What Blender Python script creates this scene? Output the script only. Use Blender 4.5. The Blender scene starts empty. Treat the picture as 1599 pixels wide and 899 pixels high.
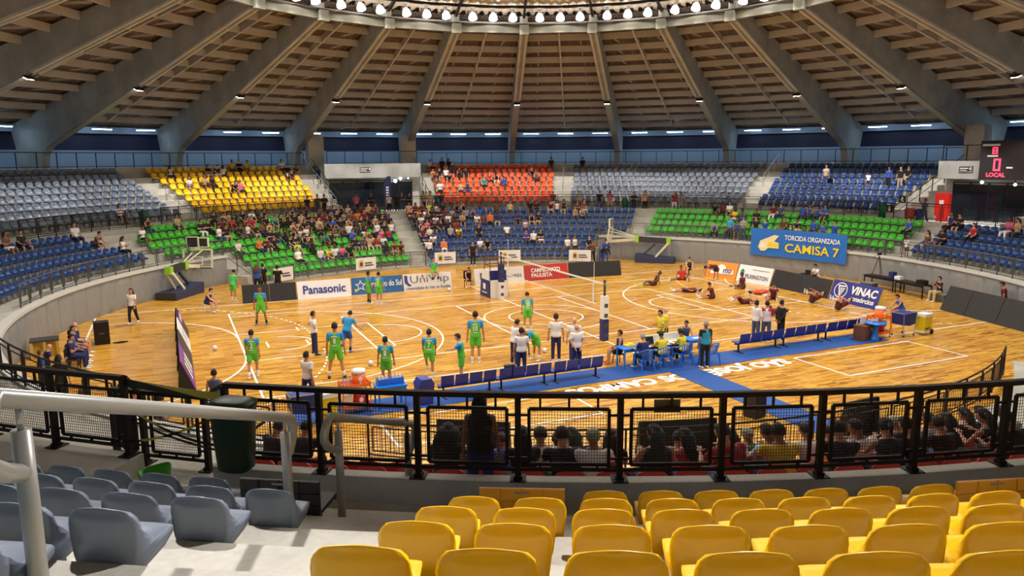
import bpy, math, random
from math import sin, cos, pi, radians, sqrt, atan2, degrees
from mathutils import Vector, Matrix

random.seed(7)
SC = bpy.context.scene
COL = SC.collection

# ------------------------------------------------------------------ camera
cam_d = bpy.data.cameras.new('camera')
cam_d.sensor_fit = 'HORIZONTAL'
cam_d.sensor_width = 36.0
cam_d.lens = 36.0 * 1182.57 / 1599.0
cam_d.clip_start = 0.05
cam_d.clip_end = 300
CAM = bpy.data.objects.new('camera', cam_d)
COL.objects.link(CAM)
_yaw, _pit, _rol = 0.423831, 0.168557, -0.006254
_F = Vector((sin(_yaw) * cos(_pit), cos(_yaw) * cos(_pit), -sin(_pit)))
_R = Vector((cos(_yaw), -sin(_yaw), 0))
_U = _R.cross(_F)
_R2 = _R * cos(_rol) + _U * sin(_rol)
_U2 = -_R * sin(_rol) + _U * cos(_rol)
_m = Matrix((_R2, _U2, -_F)).transposed().to_4x4()
_m.translation = Vector((-16.3403, -32.2264, 7.5665))
CAM.matrix_world = _m
SC.camera = CAM

# ------------------------------------------------------------------ world, exposure
W = bpy.data.worlds.new('night')
SC.world = W
W.use_nodes = True
W.node_tree.nodes['Background'].inputs[0].default_value = (0.02, 0.03, 0.06, 1)
W.node_tree.nodes['Background'].inputs[1].default_value = 0.3
SC.view_settings.view_transform = 'Standard'
SC.view_settings.look = 'None'
SC.view_settings.gamma = 1.0
SC.view_settings.use_curve_mapping = False
SC.view_settings.exposure = 0.0
FLOOD = 670.0       # watts of the floodlights on the ring
STANDLAMP = 3200.0   # watts of the lamps on the roof beams
STRIP = 40.0        # emission of the fluorescent strips round the concourse

# ------------------------------------------------------------------ materials
MATS = {}
def mat(name, col, rough=0.6, metal=0.0, spec=0.5, emit=None, es=1.0, coat=0.0, noise=0.0, nscale=8.0, bump=0.0, alpha=None):
    if name in MATS: return MATS[name]
    m = bpy.data.materials.new(name)
    m.use_nodes = True
    nt = m.node_tree
    b = nt.nodes['Principled BSDF']
    b.inputs['Base Color'].default_value = (*col, 1)
    b.inputs['Roughness'].default_value = rough
    b.inputs['Metallic'].default_value = metal
    b.inputs['Specular IOR Level'].default_value = spec
    b.inputs['Coat Weight'].default_value = coat
    if emit:
        b.inputs['Emission Color'].default_value = (*emit, 1)
        b.inputs['Emission Strength'].default_value = es
    if alpha is not None: b.inputs['Alpha'].default_value = alpha
    if noise or bump:
        tc = nt.nodes.new('ShaderNodeTexCoord')
        n = nt.nodes.new('ShaderNodeTexNoise')
        n.inputs['Scale'].default_value = nscale
        n.inputs['Detail'].default_value = 5
        nt.links.new(tc.outputs['Object'], n.inputs['Vector'])
        if noise:
            mx = nt.nodes.new('ShaderNodeMix'); mx.data_type = 'RGBA'
            mx.inputs[6].default_value = (*[c * (1 - noise) for c in col], 1)
            mx.inputs[7].default_value = (*[min(1, c * (1 + noise)) for c in col], 1)
            nt.links.new(n.outputs['Fac'], mx.inputs[0])
            nt.links.new(mx.outputs[2], b.inputs['Base Color'])
        if bump:
            bp = nt.nodes.new('ShaderNodeBump')
            bp.inputs['Strength'].default_value = bump
            bp.inputs['Distance'].default_value = 0.02
            nt.links.new(n.outputs['Fac'], bp.inputs['Height'])
            nt.links.new(bp.outputs['Normal'], b.inputs['Normal'])
    MATS[name] = m
    return m

def srgb(r, g, b):
    f = lambda c: ((c / 255 + 0.055) / 1.055) ** 2.4 if c > 10 else c / 255 / 12.92
    return (f(r), f(g), f(b))

def attr_mat(name, prop, rough=0.8):
    """cloth / skin / hair whose colour is the property of that name on each object"""
    m = bpy.data.materials.new(name); m.use_nodes = True
    nt = m.node_tree; b = nt.nodes['Principled BSDF']
    b.inputs['Roughness'].default_value = rough
    a = nt.nodes.new('ShaderNodeAttribute'); a.attribute_type = 'OBJECT'; a.attribute_name = prop
    nt.links.new(a.outputs['Color'], b.inputs['Base Color'])
    MATS[name] = m
    return m

def wood_floor():
    m = bpy.data.materials.new('court_wood'); m.use_nodes = True
    nt = m.node_tree; b = nt.nodes['Principled BSDF']; L = nt.links
    tc = nt.nodes.new('ShaderNodeTexCoord')
    br = nt.nodes.new('ShaderNodeTexBrick')
    br.inputs['Scale'].default_value = 1.0
    br.inputs['Brick Width'].default_value = 0.85
    br.inputs['Row Height'].default_value = 0.075
    br.inputs['Mortar Size'].default_value = 0.003
    br.inputs['Mortar Smooth'].default_value = 0.3
    br.inputs['Color1'].default_value = (0, 0, 0, 1)
    br.inputs['Color2'].default_value = (1, 1, 1, 1)
    br.inputs['Mortar'].default_value = (0.25, 0.25, 0.25, 1)
    br.offset = 0.37
    L.new(tc.outputs['Object'], br.inputs['Vector'])
    rp = nt.nodes.new('ShaderNodeValToRGB')
    e = rp.color_ramp.elements
    e[0].position = 0.0; e[0].color = (*srgb(160, 100, 30), 1)
    e[1].position = 1.0; e[1].color = (*srgb(248, 198, 88), 1)
    k = rp.color_ramp.elements.new(0.22); k.color = (*srgb(210, 148, 50), 1)
    k = rp.color_ramp.elements.new(0.5); k.color = (*srgb(232, 174, 62), 1)
    L.new(br.outputs['Color'], rp.inputs['Fac'])
    mp = nt.nodes.new('ShaderNodeMapping'); mp.inputs['Scale'].default_value = (1.6, 24, 1)
    L.new(tc.outputs['Object'], mp.inputs['Vector'])
    n = nt.nodes.new('ShaderNodeTexNoise'); n.inputs['Scale'].default_value = 1.0; n.inputs['Detail'].default_value = 6
    L.new(mp.outputs['Vector'], n.inputs['Vector'])
    r2 = nt.nodes.new('ShaderNodeValToRGB')
    r2.color_ramp.elements[0].position = 0.30; r2.color_ramp.elements[0].color = (0.44, 0.35, 0.26, 1)
    r2.color_ramp.elements[1].position = 0.58; r2.color_ramp.elements[1].color = (1, 1, 1, 1)
    L.new(n.outputs['Fac'], r2.inputs['Fac'])
    mx = nt.nodes.new('ShaderNodeMix'); mx.data_type = 'RGBA'; mx.blend_type = 'MULTIPLY'
    mx.inputs[0].default_value = 0.9
    L.new(rp.outputs['Color'], mx.inputs[6]); L.new(r2.outputs['Color'], mx.inputs[7])
    L.new(mx.outputs[2], b.inputs['Base Color'])
    b.inputs['Roughness'].default_value = 0.24
    b.inputs['Specular IOR Level'].default_value = 0.35
    MATS['court_wood'] = m
    return m

def concrete(name, col, amt=0.25):
    m = bpy.data.materials.new(name); m.use_nodes = True
    nt = m.node_tree; b = nt.nodes['Principled BSDF']; L = nt.links
    tc = nt.nodes.new('ShaderNodeTexCoord')
    n = nt.nodes.new('ShaderNodeTexNoise'); n.inputs['Scale'].default_value = 0.7; n.inputs['Detail'].default_value = 8
    n2 = nt.nodes.new('ShaderNodeTexNoise'); n2.inputs['Scale'].default_value = 14; n2.inputs['Detail'].default_value = 4
    L.new(tc.outputs['Object'], n.inputs['Vector']); L.new(tc.outputs['Object'], n2.inputs['Vector'])
    ad = nt.nodes.new('ShaderNodeMath'); ad.operation = 'MULTIPLY_ADD'; ad.inputs[1].default_value = 0.35
    L.new(n2.outputs['Fac'], ad.inputs[0]); L.new(n.outputs['Fac'], ad.inputs[2])
    rp = nt.nodes.new('ShaderNodeValToRGB')
    rp.color_ramp.elements[0].position = 0.38; rp.color_ramp.elements[0].color = (*[c * (1 - amt) for c in col], 1)
    rp.color_ramp.elements[1].position = 0.85; rp.color_ramp.elements[1].color = (*[min(1, c * (1 + amt)) for c in col], 1)
    L.new(ad.outputs[0], rp.inputs['Fac']); L.new(rp.outputs['Color'], b.inputs['Base Color'])
    bp = nt.nodes.new('ShaderNodeBump'); bp.inputs['Strength'].default_value = 0.15; bp.inputs['Distance'].default_value = 0.01
    L.new(n2.outputs['Fac'], bp.inputs['Height']); L.new(bp.outputs['Normal'], b.inputs['Normal'])
    b.inputs['Roughness'].default_value = 0.75
    MATS[name] = m
    return m

wood_floor()
concrete('stand_concrete', srgb(176, 172, 160))
concrete('step_concrete', srgb(205, 200, 190), 0.15)
concrete('beam_concrete', srgb(150, 149, 142))
concrete('purlin_concrete', srgb(190, 185, 178), 0.12)
concrete('ring_concrete', srgb(136, 137, 126), 0.12)
attr_mat('shirt_cloth', 'shirt'); attr_mat('trouser_cloth', 'pants'); attr_mat('skin', 'skin', 0.55)
attr_mat('hair', 'hair', 0.7); attr_mat('shoe', 'shoe', 0.6)
mat('eye_dark', (0.02, 0.015, 0.012), 0.3)
mat('lip', srgb(120, 66, 58), 0.5)
mat('deck_metal', srgb(122, 98, 76), 0.45, 0.2)
mat('cap_metal', srgb(214, 200, 182), 0.35, 0.2)
mat('dark_steel', srgb(46, 42, 40), 0.5, 0.6)
mat('black_rail', srgb(36, 27, 23), 0.6, 0.0, 0.25)
mat('grey_rail', srgb(92, 92, 88), 0.5, 0.4)
mat('galvanised', srgb(176, 178, 174), 0.35, 0.65)
mat('white_line', srgb(252, 250, 244), 0.5)
mat('yellow_line', srgb(214, 176, 60), 0.4)
mat('blue_mat', srgb(30, 82, 160), 0.75)
mat('grey_vinyl', srgb(140, 140, 138), 0.5, bump=0.6, nscale=2.2)
mat('white_trim', srgb(206, 204, 196), 0.6)
mat('black_board', srgb(36, 34, 34), 0.65)
mat('yellow_ply', srgb(222, 190, 92), 0.6)
mat('white_board', srgb(232, 230, 230), 0.45)
mat('navy_wall', srgb(18, 22, 52), 0.6)
mat('blue_wall', srgb(140, 158, 176), 0.6)
mat('strip_glow', (0.6, 0.8, 1), emit=(0.46, 0.70, 1.0), es=STRIP)
mat('flood_glow', (1, 1, 1), emit=(1.0, 0.94, 0.86), es=15.0)
mat('lamp_glow', (1, 1, 1), emit=(1.0, 0.93, 0.9), es=25.0)
mat('seat_yellow', srgb(246, 190, 4), 0.3)
mat('seat_grey', srgb(106, 116, 130), 0.35)
mat('seat_orange', srgb(240, 88, 34), 0.35)
mat('seat_blue', srgb(26, 60, 116), 0.35)
mat('seat_green', srgb(64, 170, 34), 0.35)
mat('bench_yellow', srgb(226, 164, 24), 0.4)
mat('bench_black', srgb(34, 34, 36), 0.45)
mat('seat_red', srgb(196, 44, 30), 0.35)
mat('bracket', srgb(150, 148, 142), 0.5, 0.4)

# ------------------------------------------------------------------ mesh builder
class MB:
    def __init__(s): s.v = []; s.f = []; s.m = []
    def add(s, vs, fs, mi=0):
        o = len(s.v); s.v.extend([tuple(v) for v in vs])
        for f in fs: s.f.append(tuple(i + o for i in f)); s.m.append(mi)
        return s
    def box(s, c, d, rz=0.0, mi=0, M=None):
        hx, hy, hz = d[0] / 2, d[1] / 2, d[2] / 2
        cs, sn = cos(rz), sin(rz); vs = []
        for x, y, z in ((-hx,-hy,-hz),(hx,-hy,-hz),(hx,hy,-hz),(-hx,hy,-hz),(-hx,-hy,hz),(hx,-hy,hz),(hx,hy,hz),(-hx,hy,hz)):
            p = (c[0] + x * cs - y * sn, c[1] + x * sn + y * cs, c[2] + z)
            vs.append(M @ Vector(p) if M else p)
        return s.add(vs, [(0,3,2,1),(4,5,6,7),(0,1,5,4),(1,2,6,5),(2,3,7,6),(3,0,4,7)], mi)
    def bar(s, p0, p1, w, h=None, mi=0, up=(0, 0, 1)):
        """square bar between two points"""
        h = h or w
        p0 = Vector(p0); p1 = Vector(p1); d = (p1 - p0).normalized(); u = Vector(up)
        if abs(d.dot(u)) > 0.98: u = Vector((1, 0, 0)) if abs(d.x) < .9 else Vector((0, 1, 0))
        r = d.cross(u).normalized(); u = r.cross(d)
        vs = [p + r * (a * w / 2) + u * (b * h / 2) for p in (p0, p1) for a, b in ((-1,-1),(1,-1),(1,1),(-1,1))]
        return s.add(vs, [(0,1,2,3)[::-1],(4,5,6,7),(0,1,5,4),(1,2,6,5),(2,3,7,6),(3,0,4,7)], mi)
    def tube(s, pts, rad, n=8, mi=0, cap=True):
        """round tube along points; rad a number or one per point"""
        pts = [Vector(p) for p in pts]
        rs = rad if isinstance(rad, (list, tuple)) else [rad] * len(pts)
        rings = []; u = None
        for i, p in enumerate(pts):
            d = (pts[min(i + 1, len(pts) - 1)] - pts[max(i - 1, 0)])
            d = d.normalized() if d.length > 1e-9 else Vector((0, 0, 1))
            if u is None:
                a = Vector((0, 0, 1)) if abs(d.z) < 0.9 else Vector((1, 0, 0))
                u = d.cross(a).normalized()
            else:
                u = (u - d * u.dot(d)).normalized()
            w = d.cross(u)
            rings.append([p + (u * cos(2 * pi * k / n) + w * sin(2 * pi * k / n)) * rs[i] for k in range(n)])
        vs = [v for r in rings for v in r]
        fs = [(i * n + k, i * n + (k + 1) % n, (i + 1) * n + (k + 1) % n, (i + 1) * n + k) for i in range(len(pts) - 1) for k in range(n)]
        if cap:
            fs.append(tuple(range(n))[::-1]); fs.append(tuple((len(pts) - 1) * n + k for k in range(n)))
        return s.add(vs, fs, mi)
    def lathe(s, prof, c=(0, 0, 0), n=16, mi=0):
        vs = []; fs = []
        for r, z in prof:
            for k in range(n):
                a = 2 * pi * k / n; vs.append((c[0] + r * cos(a), c[1] + r * sin(a), c[2] + z))
        for i in range(len(prof) - 1):
            for k in range(n):
                fs.append((i * n + k, i * n + (k + 1) % n, (i + 1) * n + (k + 1) % n, (i + 1) * n + k))
        fs.append(tuple(range(n))[::-1]); fs.append(tuple((len(prof) - 1) * n + k for k in range(n)))
        return s.add(vs, fs, mi)
    def ball(s, c, r, nu=12, nv=8, mi=0, M=None):
        """ellipsoid; r number or 3-tuple; M optional rotation"""
        r = (r, r, r) if not isinstance(r, (tuple, list)) else r
        c = Vector(c); vs = []; fs = []
        for j in range(nv + 1):
            t = pi * j / nv
            for k in range(nu):
                a = 2 * pi * k / nu
                p = Vector((r[0] * sin(t) * cos(a), r[1] * sin(t) * sin(a), -r[2] * cos(t)))
                if M: p = M @ p
                vs.append(c + p)
        for j in range(nv):
            for k in range(nu):
                fs.append((j * nu + k, j * nu + (k + 1) % nu, (j + 1) * nu + (k + 1) % nu, (j + 1) * nu + k))
        return s.add(vs, fs, mi)
    def prism(s, poly, axis, a, b, mi=0):
        """polygon of 2-tuples extruded along axis 'x','y' or 'z' from a to b"""
        n = len(poly); vs = []
        for t in (a, b):
            for p, q in poly:
                vs.append({'x': (t, p, q), 'y': (p, t, q), 'z': (p, q, t)}[axis])
        fs = [tuple(range(n)), tuple(range(n, 2 * n))[::-1]] + [(i, i + n, (i + 1) % n + n, (i + 1) % n) for i in range(n)]
        return s.add(vs, fs, mi)
    def sweep(s, prof, a0, a1, step=1.5, mi=0, closed=True, zig=None):
        """closed (R,z) profile swept round the arena axis from azimuth a0 to a1 (degrees)"""
        ns = max(1, int(math.ceil((a1 - a0) / step))); n = len(prof); vs = []; fs = []
        full = abs(a1 - a0 - 360) < 1e-6
        for i in range(ns + (0 if full else 1)):
            a = radians(a0 + (a1 - a0) * i / ns)
            for r, z in prof: vs.append((r * cos(a), r * sin(a), z + (zig * (i % 2) if zig else 0)))
        m = n if closed else n - 1
        tot = ns if full else ns + 1
        for i in range(ns):
            j = (i + 1) % tot
            for k in range(m):
                k2 = (k + 1) % n
                fs.append((i * n + k, i * n + k2, j * n + k2, j * n + k))
        if closed and not full:
            fs.append(tuple(range(n))[::-1]); fs.append(tuple(ns * n + k for k in range(n)))
        return s.add(vs, fs, mi)
    def mesh(s, name, mats, smooth=False):
        me = bpy.data.meshes.new(name)
        me.from_pydata(s.v, [], s.f)
        for x in (mats if isinstance(mats, (list, tuple)) else [mats]):
            me.materials.append(MATS[x] if isinstance(x, str) else x)
        if any(s.m): me.polygons.foreach_set('material_index', s.m)
        if smooth: me.polygons.foreach_set('use_smooth', [True] * len(s.f))
        me.update()
        return me
    def build(s, name, mats, parent=None, smooth=False, fix=True):
        me = s.mesh(name, mats, smooth)
        if fix: fix_normals(me)
        return link(name, me, parent)

def fix_normals(me):
    import bmesh
    bm = bmesh.new(); bm.from_mesh(me)
    bmesh.ops.recalc_face_normals(bm, faces=bm.faces)
    bm.to_mesh(me); bm.free()

def link(name, me, parent=None, loc=None, rz=None):
    o = bpy.data.objects.new(name, me); COL.objects.link(o)
    if parent: o.parent = parent
    if loc is not None: o.location = loc
    if rz is not None: o.rotation_euler = (0, 0, rz)
    return o

def tag(o, label, cat, group=None, kind=None):
    if label: o['label'] = label
    if cat: o['category'] = cat
    if group: o['group'] = group
    if kind: o['kind'] = kind
    return o

def empty(name, loc, rz=0.0, label=None, cat=None, group=None):
    o = bpy.data.objects.new(name, None); COL.objects.link(o)
    o.empty_display_size = 0.2
    o.location = loc; o.rotation_euler = (0, 0, rz)
    return tag(o, label, cat, group)

def struct(o): o['kind'] = 'structure'; return o
def stuff(o): o['kind'] = 'stuff'; return o

def copy_tree(o, loc=None, rz=None, label=None, group=None):
    kids = {}
    for c in list(o.children): kids[c] = list(c.children)
    r = o.copy(); COL.objects.link(r)
    if loc is not None: r.location = loc
    if rz is not None: r.rotation_euler = (0, 0, rz)
    if label: r['label'] = label
    if group: r['group'] = group
    for ch, gs in kids.items():
        c = ch.copy(); COL.objects.link(c); c.parent = r
        for g in gs:
            d = g.copy(); COL.objects.link(d); d.parent = c
    return r

def pol(R, az, z=0.0):
    a = radians(az); return Vector((R * cos(a), R * sin(a), z))

ORD = ['first', 'second', 'third', 'fourth', 'fifth', 'sixth', 'seventh', 'eighth', 'ninth', 'tenth']
def nth(i):   # 0 based
    if i < 10: return ORD[i]
    n = i + 1
    return '%d%s' % (n, 'th' if 10 < n % 100 < 20 else {1: 'st', 2: 'nd', 3: 'rd'}.get(n % 10, 'th'))

WORKSHOP = bpy.data.scenes.new('workshop')   # empty side scene where lettering and bodies are evaluated, removed at the end
def text_mesh(body, size=1.0, bold=0.0, ext=0.004, space=1.0, align='CENTER', shear=0.0):
    c = bpy.data.curves.new('lettering', 'FONT')
    c.body = body; c.size = size; c.offset = bold * size; c.extrude = ext
    c.align_x = align; c.align_y = 'CENTER'; c.space_character = space; c.shear = shear
    c.resolution_u = 3
    o = bpy.data.objects.new('lettering', c); WORKSHOP.collection.objects.link(o)
    WORKSHOP.view_layers[0].update(); dg = WORKSHOP.view_layers[0].depsgraph
    me = bpy.data.meshes.new_from_object(o.evaluated_get(dg))
    bpy.data.objects.remove(o); bpy.data.curves.remove(c)
    me.name = 'lettering'
    return me

def put_text(body, width, height, M, m, parent, bold=0.0, name='lettering', shear=0.0, space=1.0, ext=0.004):
    """flat lettering fitted into width x height, laid in the XY plane of matrix M (relative to parent)"""
    me = text_mesh(body, 1.0, bold, ext, shear=shear, space=space)
    xs = [v.co.x for v in me.vertices]; ys = [v.co.y for v in me.vertices]
    cx, cy = (min(xs) + max(xs)) / 2, (min(ys) + max(ys)) / 2
    sx = width / (max(xs) - min(xs)); sy = height / (max(ys) - min(ys))
    for v in me.vertices: v.co.x = (v.co.x - cx) * sx; v.co.y = (v.co.y - cy) * sy
    me.transform(M)
    me.materials.clear(); me.materials.append(MATS[m])
    return link(name, me, parent)
# ------------------------------------------------------------------ arena shell
CZ = 7.1                                   # concourse level
WALK = 3.2                                 # walkway behind the upper fence
UPR = [(28.9 + 1.0 * k, 3.63 + 0.39 * k) for k in range(8)]
LON = [(26.0 - 0.87 * k, 2.58 - 0.35 * k) for k in range(8)]   # the stand just below us sits lower
LOR = [(26.0 - 0.87 * k, 2.95 - 0.40 * k) for k in range(8)]

bm_ = MB()
bm_.add([(0, 0, 0)] + [(24 * cos(2 * pi * k / 96), 24 * sin(2 * pi * k / 96), 0) for k in range(96)],
        [(0, k + 1, (k + 1) % 96 + 1) for k in range(96)])
FLOOR = struct(bm_.build('floor', 'court_wood'))

def deck_z(R): return 17.2 - 0.285 * (R - 18)

# upper stand: stepped concrete between the tunnel entrances
def upper_profile():
    p = [(27.12, WALK), (28.2, WALK)]
    for k, (R, z) in enumerate(UPR):
        r0 = 28.2 if k == 0 else R + 0.25 - 1.0
        p += [(r0, z), (R + 0.25 if k < 7 else 36.5, z)]
    p += [(36.5, CZ), (43.0, CZ), (43.0, CZ - 0.4), (36.0, 2.8), (27.12, 2.8)]
    return p
UPS = [(7.3, 82.7), (97.3, 172.7), (187.3, 262.7), (277.3, 352.7)]
for i, (a0, a1) in enumerate(UPS):
    struct(MB().sweep(upper_profile(), a0, a1, 1.0).build('upper_stand_steps', 'stand_concrete'))
# walkway ring, curb under the fence and concourse over the tunnels
for c in (0, 90, 180, 270):
    struct(MB().sweep([(27.12, WALK), (39.5, WALK), (39.5, 2.8), (27.12, 2.8)], c - 7.3, c + 7.3).build('tunnel_floor', 'step_concrete'))
    struct(MB().sweep([(33.0, 6.05), (33.0, CZ + .15), (33.3, CZ + .15), (33.3, CZ), (43.0, CZ), (43.0, CZ - .35), (33.3, CZ - .35), (33.3, 6.05)], c - 7.3, c + 7.3).build('tunnel_lintel', 'beam_concrete'))
    struct(MB().sweep([(34.0, WALK), (34.0, CZ - .36), (34.3, CZ - .36), (34.3, WALK)], c - 7.3, c + 7.3).build('wall_tunnel', 'stand_concrete'))
    for s in (-1, 1):
        a = c + s * 6.6
        struct(MB().box(pol(36.9, a, (CZ + 9.75) / 2), (1.0, 1.35, 9.75 - CZ), radians(a)).build('stair_block', 'stand_concrete'))
CURB_GAPS = [(-128.9, -126.3), (128.6, 131.2)]
def curb(a0, a1):
    struct(MB().sweep([(26.93, 2.4), (26.93, 3.55), (27.13, 3.55), (27.13, 2.4)], a0, a1, 0.8).build('trim_curb', 'stand_concrete'))
curb(-126.3, 128.6); curb(131.2, 360 - 128.9)
# broad platform left of the gap in the near fence
struct(MB().sweep([(27.13, 3.0), (27.13, 3.55), (28.15, 3.55), (28.15, 3.0)], -150, -128.9, 0.8).build('viewing_platform', 'stand_concrete'))

struct(MB().sweep([(26.05, 2.3), (26.05, 3.1), (26.95, 3.1), (27.13, 3.2), (27.13, 2.3)], -131.6, -126.3, 0.8).build('gap_landing', 'stand_concrete'))
# lower stand: four rows all round, eight rows at the two long sides
def lower_profile(n, LOR=LOR, top=3.3):
    p = [(26.95, 1.2), (26.95, top), (26.45, top)]
    for k in range(n):
        R, z = LOR[k]
        p += [(R + .42, top if k == 0 else LOR[k - 1][1]), (R + .42, z)]
    R, z = LOR[n - 1]
    re = 22.25 if n == 4 else R - .85
    p += [(re, z), (re, 0.0 if n == 8 else 1.0), (26.95, 0.0 if n == 8 else 1.0)]
    return p
MID = [(52.6, 127.0), (-131.0, -52.6)]
SIDE = [(-52.6, 52.6), (127.0, 229.0)]
for a0, a1 in MID: struct(MB().sweep(lower_profile(8, LON, 2.86) if a0 < 0 else lower_profile(8), a0, a1, 1.0).build('lower_stand_steps', 'stand_concrete'))
for a0, a1 in SIDE: struct(MB().sweep(lower_profile(4), a0, a1, 1.0).build('lower_stand_steps', 'stand_concrete'))

# padded arena wall in front of the side stands, each vinyl pad a part
def arena_wall(name, a0, a1, v0, v1):
    w = struct(MB().sweep([(22.05, 0), (22.05, 1.66), (22.4, 1.66), (22.4, 0)], a0, a1).build(name, 'stand_concrete'))
    struct(MB().sweep([(21.93, 1.66), (21.93, 1.79), (22.28, 1.79), (22.28, 1.66)], a0, a1).build('trim_coping', 'white_trim'))
    step = 3.3; a = v0; rnd = random.Random(len(name))
    while a < v1 - .5:
        b = min(a + step, v1); m = MB(); vs = []; fs = []; nx, nz = 12, 8
        sag = [(rnd.uniform(.1, .9), rnd.uniform(.5, 1.0), rnd.uniform(-.5, .5), rnd.uniform(.02, .05)) for _ in range(3)]
        for j in range(nz + 1):
            for i in range(nx + 1):
                u, v = i / nx, j / nz
                e = min(u, 1 - u, v, 1 - v)
                d = 0.045 * min(1, e * 9)
                for (su, sv, sl, sd) in sag:
                    t = (u - su) - sl * (v - sv) + 0.5 * (v - sv) ** 2
                    d += sd * math.exp(-(t / .07) ** 2) * min(1, e * 8)
                vs.append(pol(22.04 - d, a + (b - a) * (0.01 + .98 * u), 0.02 + 1.63 * v))
        for j in range(nz):
            for i in range(nx):
                fs.append((j * (nx + 1) + i, j * (nx + 1) + i + 1, (j + 1) * (nx + 1) + i + 1, (j + 1) * (nx + 1) + i))
        m.add(vs, fs).build('pad_panel', 'grey_vinyl', w, smooth=True, fix=False)
        a = b
    return w
arena_wall('wall_right', -52.6, 52.6, -44, 52.5)
arena_wall('wall_left', 127.0, 229.0, 127.1, 200)

# outer wall of the concourse
struct(MB().sweep([(42.6, CZ), (42.6, 8.45), (43.0, 8.45), (43.0, CZ)], 0, 360, 3).build('wall_outer', 'blue_wall'))
struct(MB().sweep([(42.7, 8.45), (42.7, 9.75), (43.0, 9.75), (43.0, 8.45)], 0, 360, 3).build('wall_louvre', 'navy_wall'))
struct(MB().sweep([(42.0, 9.75), (42.0, 10.25), (43.2, 10.25), (43.2, 9.75)], 0, 360, 3).build('trim_eaves_beam', 'blue_wall'))

# ------------------------------------------------------------------ roof
BAZ = [8.0 + 15 * k for k in range(24)]
roof = struct(MB().sweep([(18.2, deck_z(18.2) + .04), (43.5, deck_z(43.5) + .04)], 0, 360, 0.5, closed=False, zig=0.075).build('ceiling', 'deck_metal', fix=False))
struct(MB().sweep([(18.1, deck_z(18.1) + .30), (43.5, deck_z(43.5) + .30)], 0, 360, 3, closed=False).build('ceiling_cover', 'dark_steel', fix=False))
# one concrete beam per 15 degrees: polygon in (R, z), split into web and two soffit lips
prof = [(17.9, 16.05), (28.3, 12.25), (36.6, 9.25), (37.6, 8.86), (38.3, 8.5), (38.75, 8.05), (38.95, 7.5), (39.0, 7.1), (41.6, 7.1), (41.9, 8.6), (42.4, 10.1), (17.9, 17.15)]
beam0 = MB().prism(prof, 'y', -0.26, 0.26).mesh('roof_beam', 'beam_concrete'); fix_normals(beam0)
lip = MB()
for s in (-1, 1):
    lip.bar((18.0, s * .2, 15.98), (28.0, s * .2, 12.32), .17, .12)
lip0 = lip.mesh('soffit_lip', 'purlin_concrete'); fix_normals(lip0)
low0 = MB().bar((28.6, 0, 12.10), (37.5, 0, 8.86), .5, .06).mesh('soffit_strip', 'ring_concrete'); fix_normals(low0)
for a in BAZ:
    b = struct(link('roof_beam', beam0, None, (0, 0, 0), radians(a)))
    link('soffit_lip', lip0, b); link('soffit_strip', low0, b)
# purlins: twelve planks per bay, each its own part of the ceiling
prl = {}
for j in range(12):
    R = 19.0 + 1.9 * j; z = deck_z(R)
    hw = R * math.tan(radians(7.5)) - .22
    dp = 0.43
    me = MB().box((R * cos(radians(7.5)) + 0.0, 0, z - dp / 2), (.13, 2 * hw, dp)).mesh('purlin', 'purlin_concrete')
    for a in BAZ: link('purlin', me, roof, (0, 0, 0), radians(a + 7.5))
rib0 = MB().bar((18.9, 0, deck_z(18.9) - .47), (39.5, 0, deck_z(39.5) - .45), .12, .05).bar((18.9, 0, deck_z(18.9) - .24), (39.5, 0, deck_z(39.5) - .24), .04, .46).mesh('sag_rib', 'purlin_concrete')
for a in BAZ: link('sag_rib', rib0, roof, (0, 0, 0), radians(a + 7.5))
# short bars between purlins, added for the shadow wedges beside the sag rib
hg = MB()
for j in range(11):
    R = 19.0 + 1.9 * j + .95; z = deck_z(R)
    for u in (-.27, .27):
        hg.bar((R - .9, R * u * .26, z - .12), (R + .9, R * u * .26, z - .12 - .285 * 0), .07, .12)
hg0 = hg.mesh('shadow_bar', 'purlin_concrete')
for a in BAZ: link('shadow_bar', hg0, roof, (0, 0, 0), radians(a + 7.5))
# ring beam, one white segment per bay with a node block at each beam
ring = struct(MB().sweep([(17.75, 16.5), (18.3, 16.5), (18.3, 16.62), (17.75, 16.62)], 0, 360, 15).build('ring_walk', 'dark_steel'))
seg = MB()
h = 17.85 * math.tan(radians(7.5))
seg.box((17.85, 0, 16.27), (.30, 2 * h - .5, .46)); segm = seg.mesh('ring_segment', 'ring_concrete')
ndm = MB().box((17.8, 0, 16.22), (.55, .62, .62)).box((17.8, 0, 16.75), (.16, .12, .6)).mesh('ring_node', 'ring_concrete')
for a in BAZ:
    link('ring_segment', segm, ring, (0, 0, 0), radians(a + 7.5)); link('ring_node', ndm, ring, (0, 0, 0), radians(a))
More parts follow.
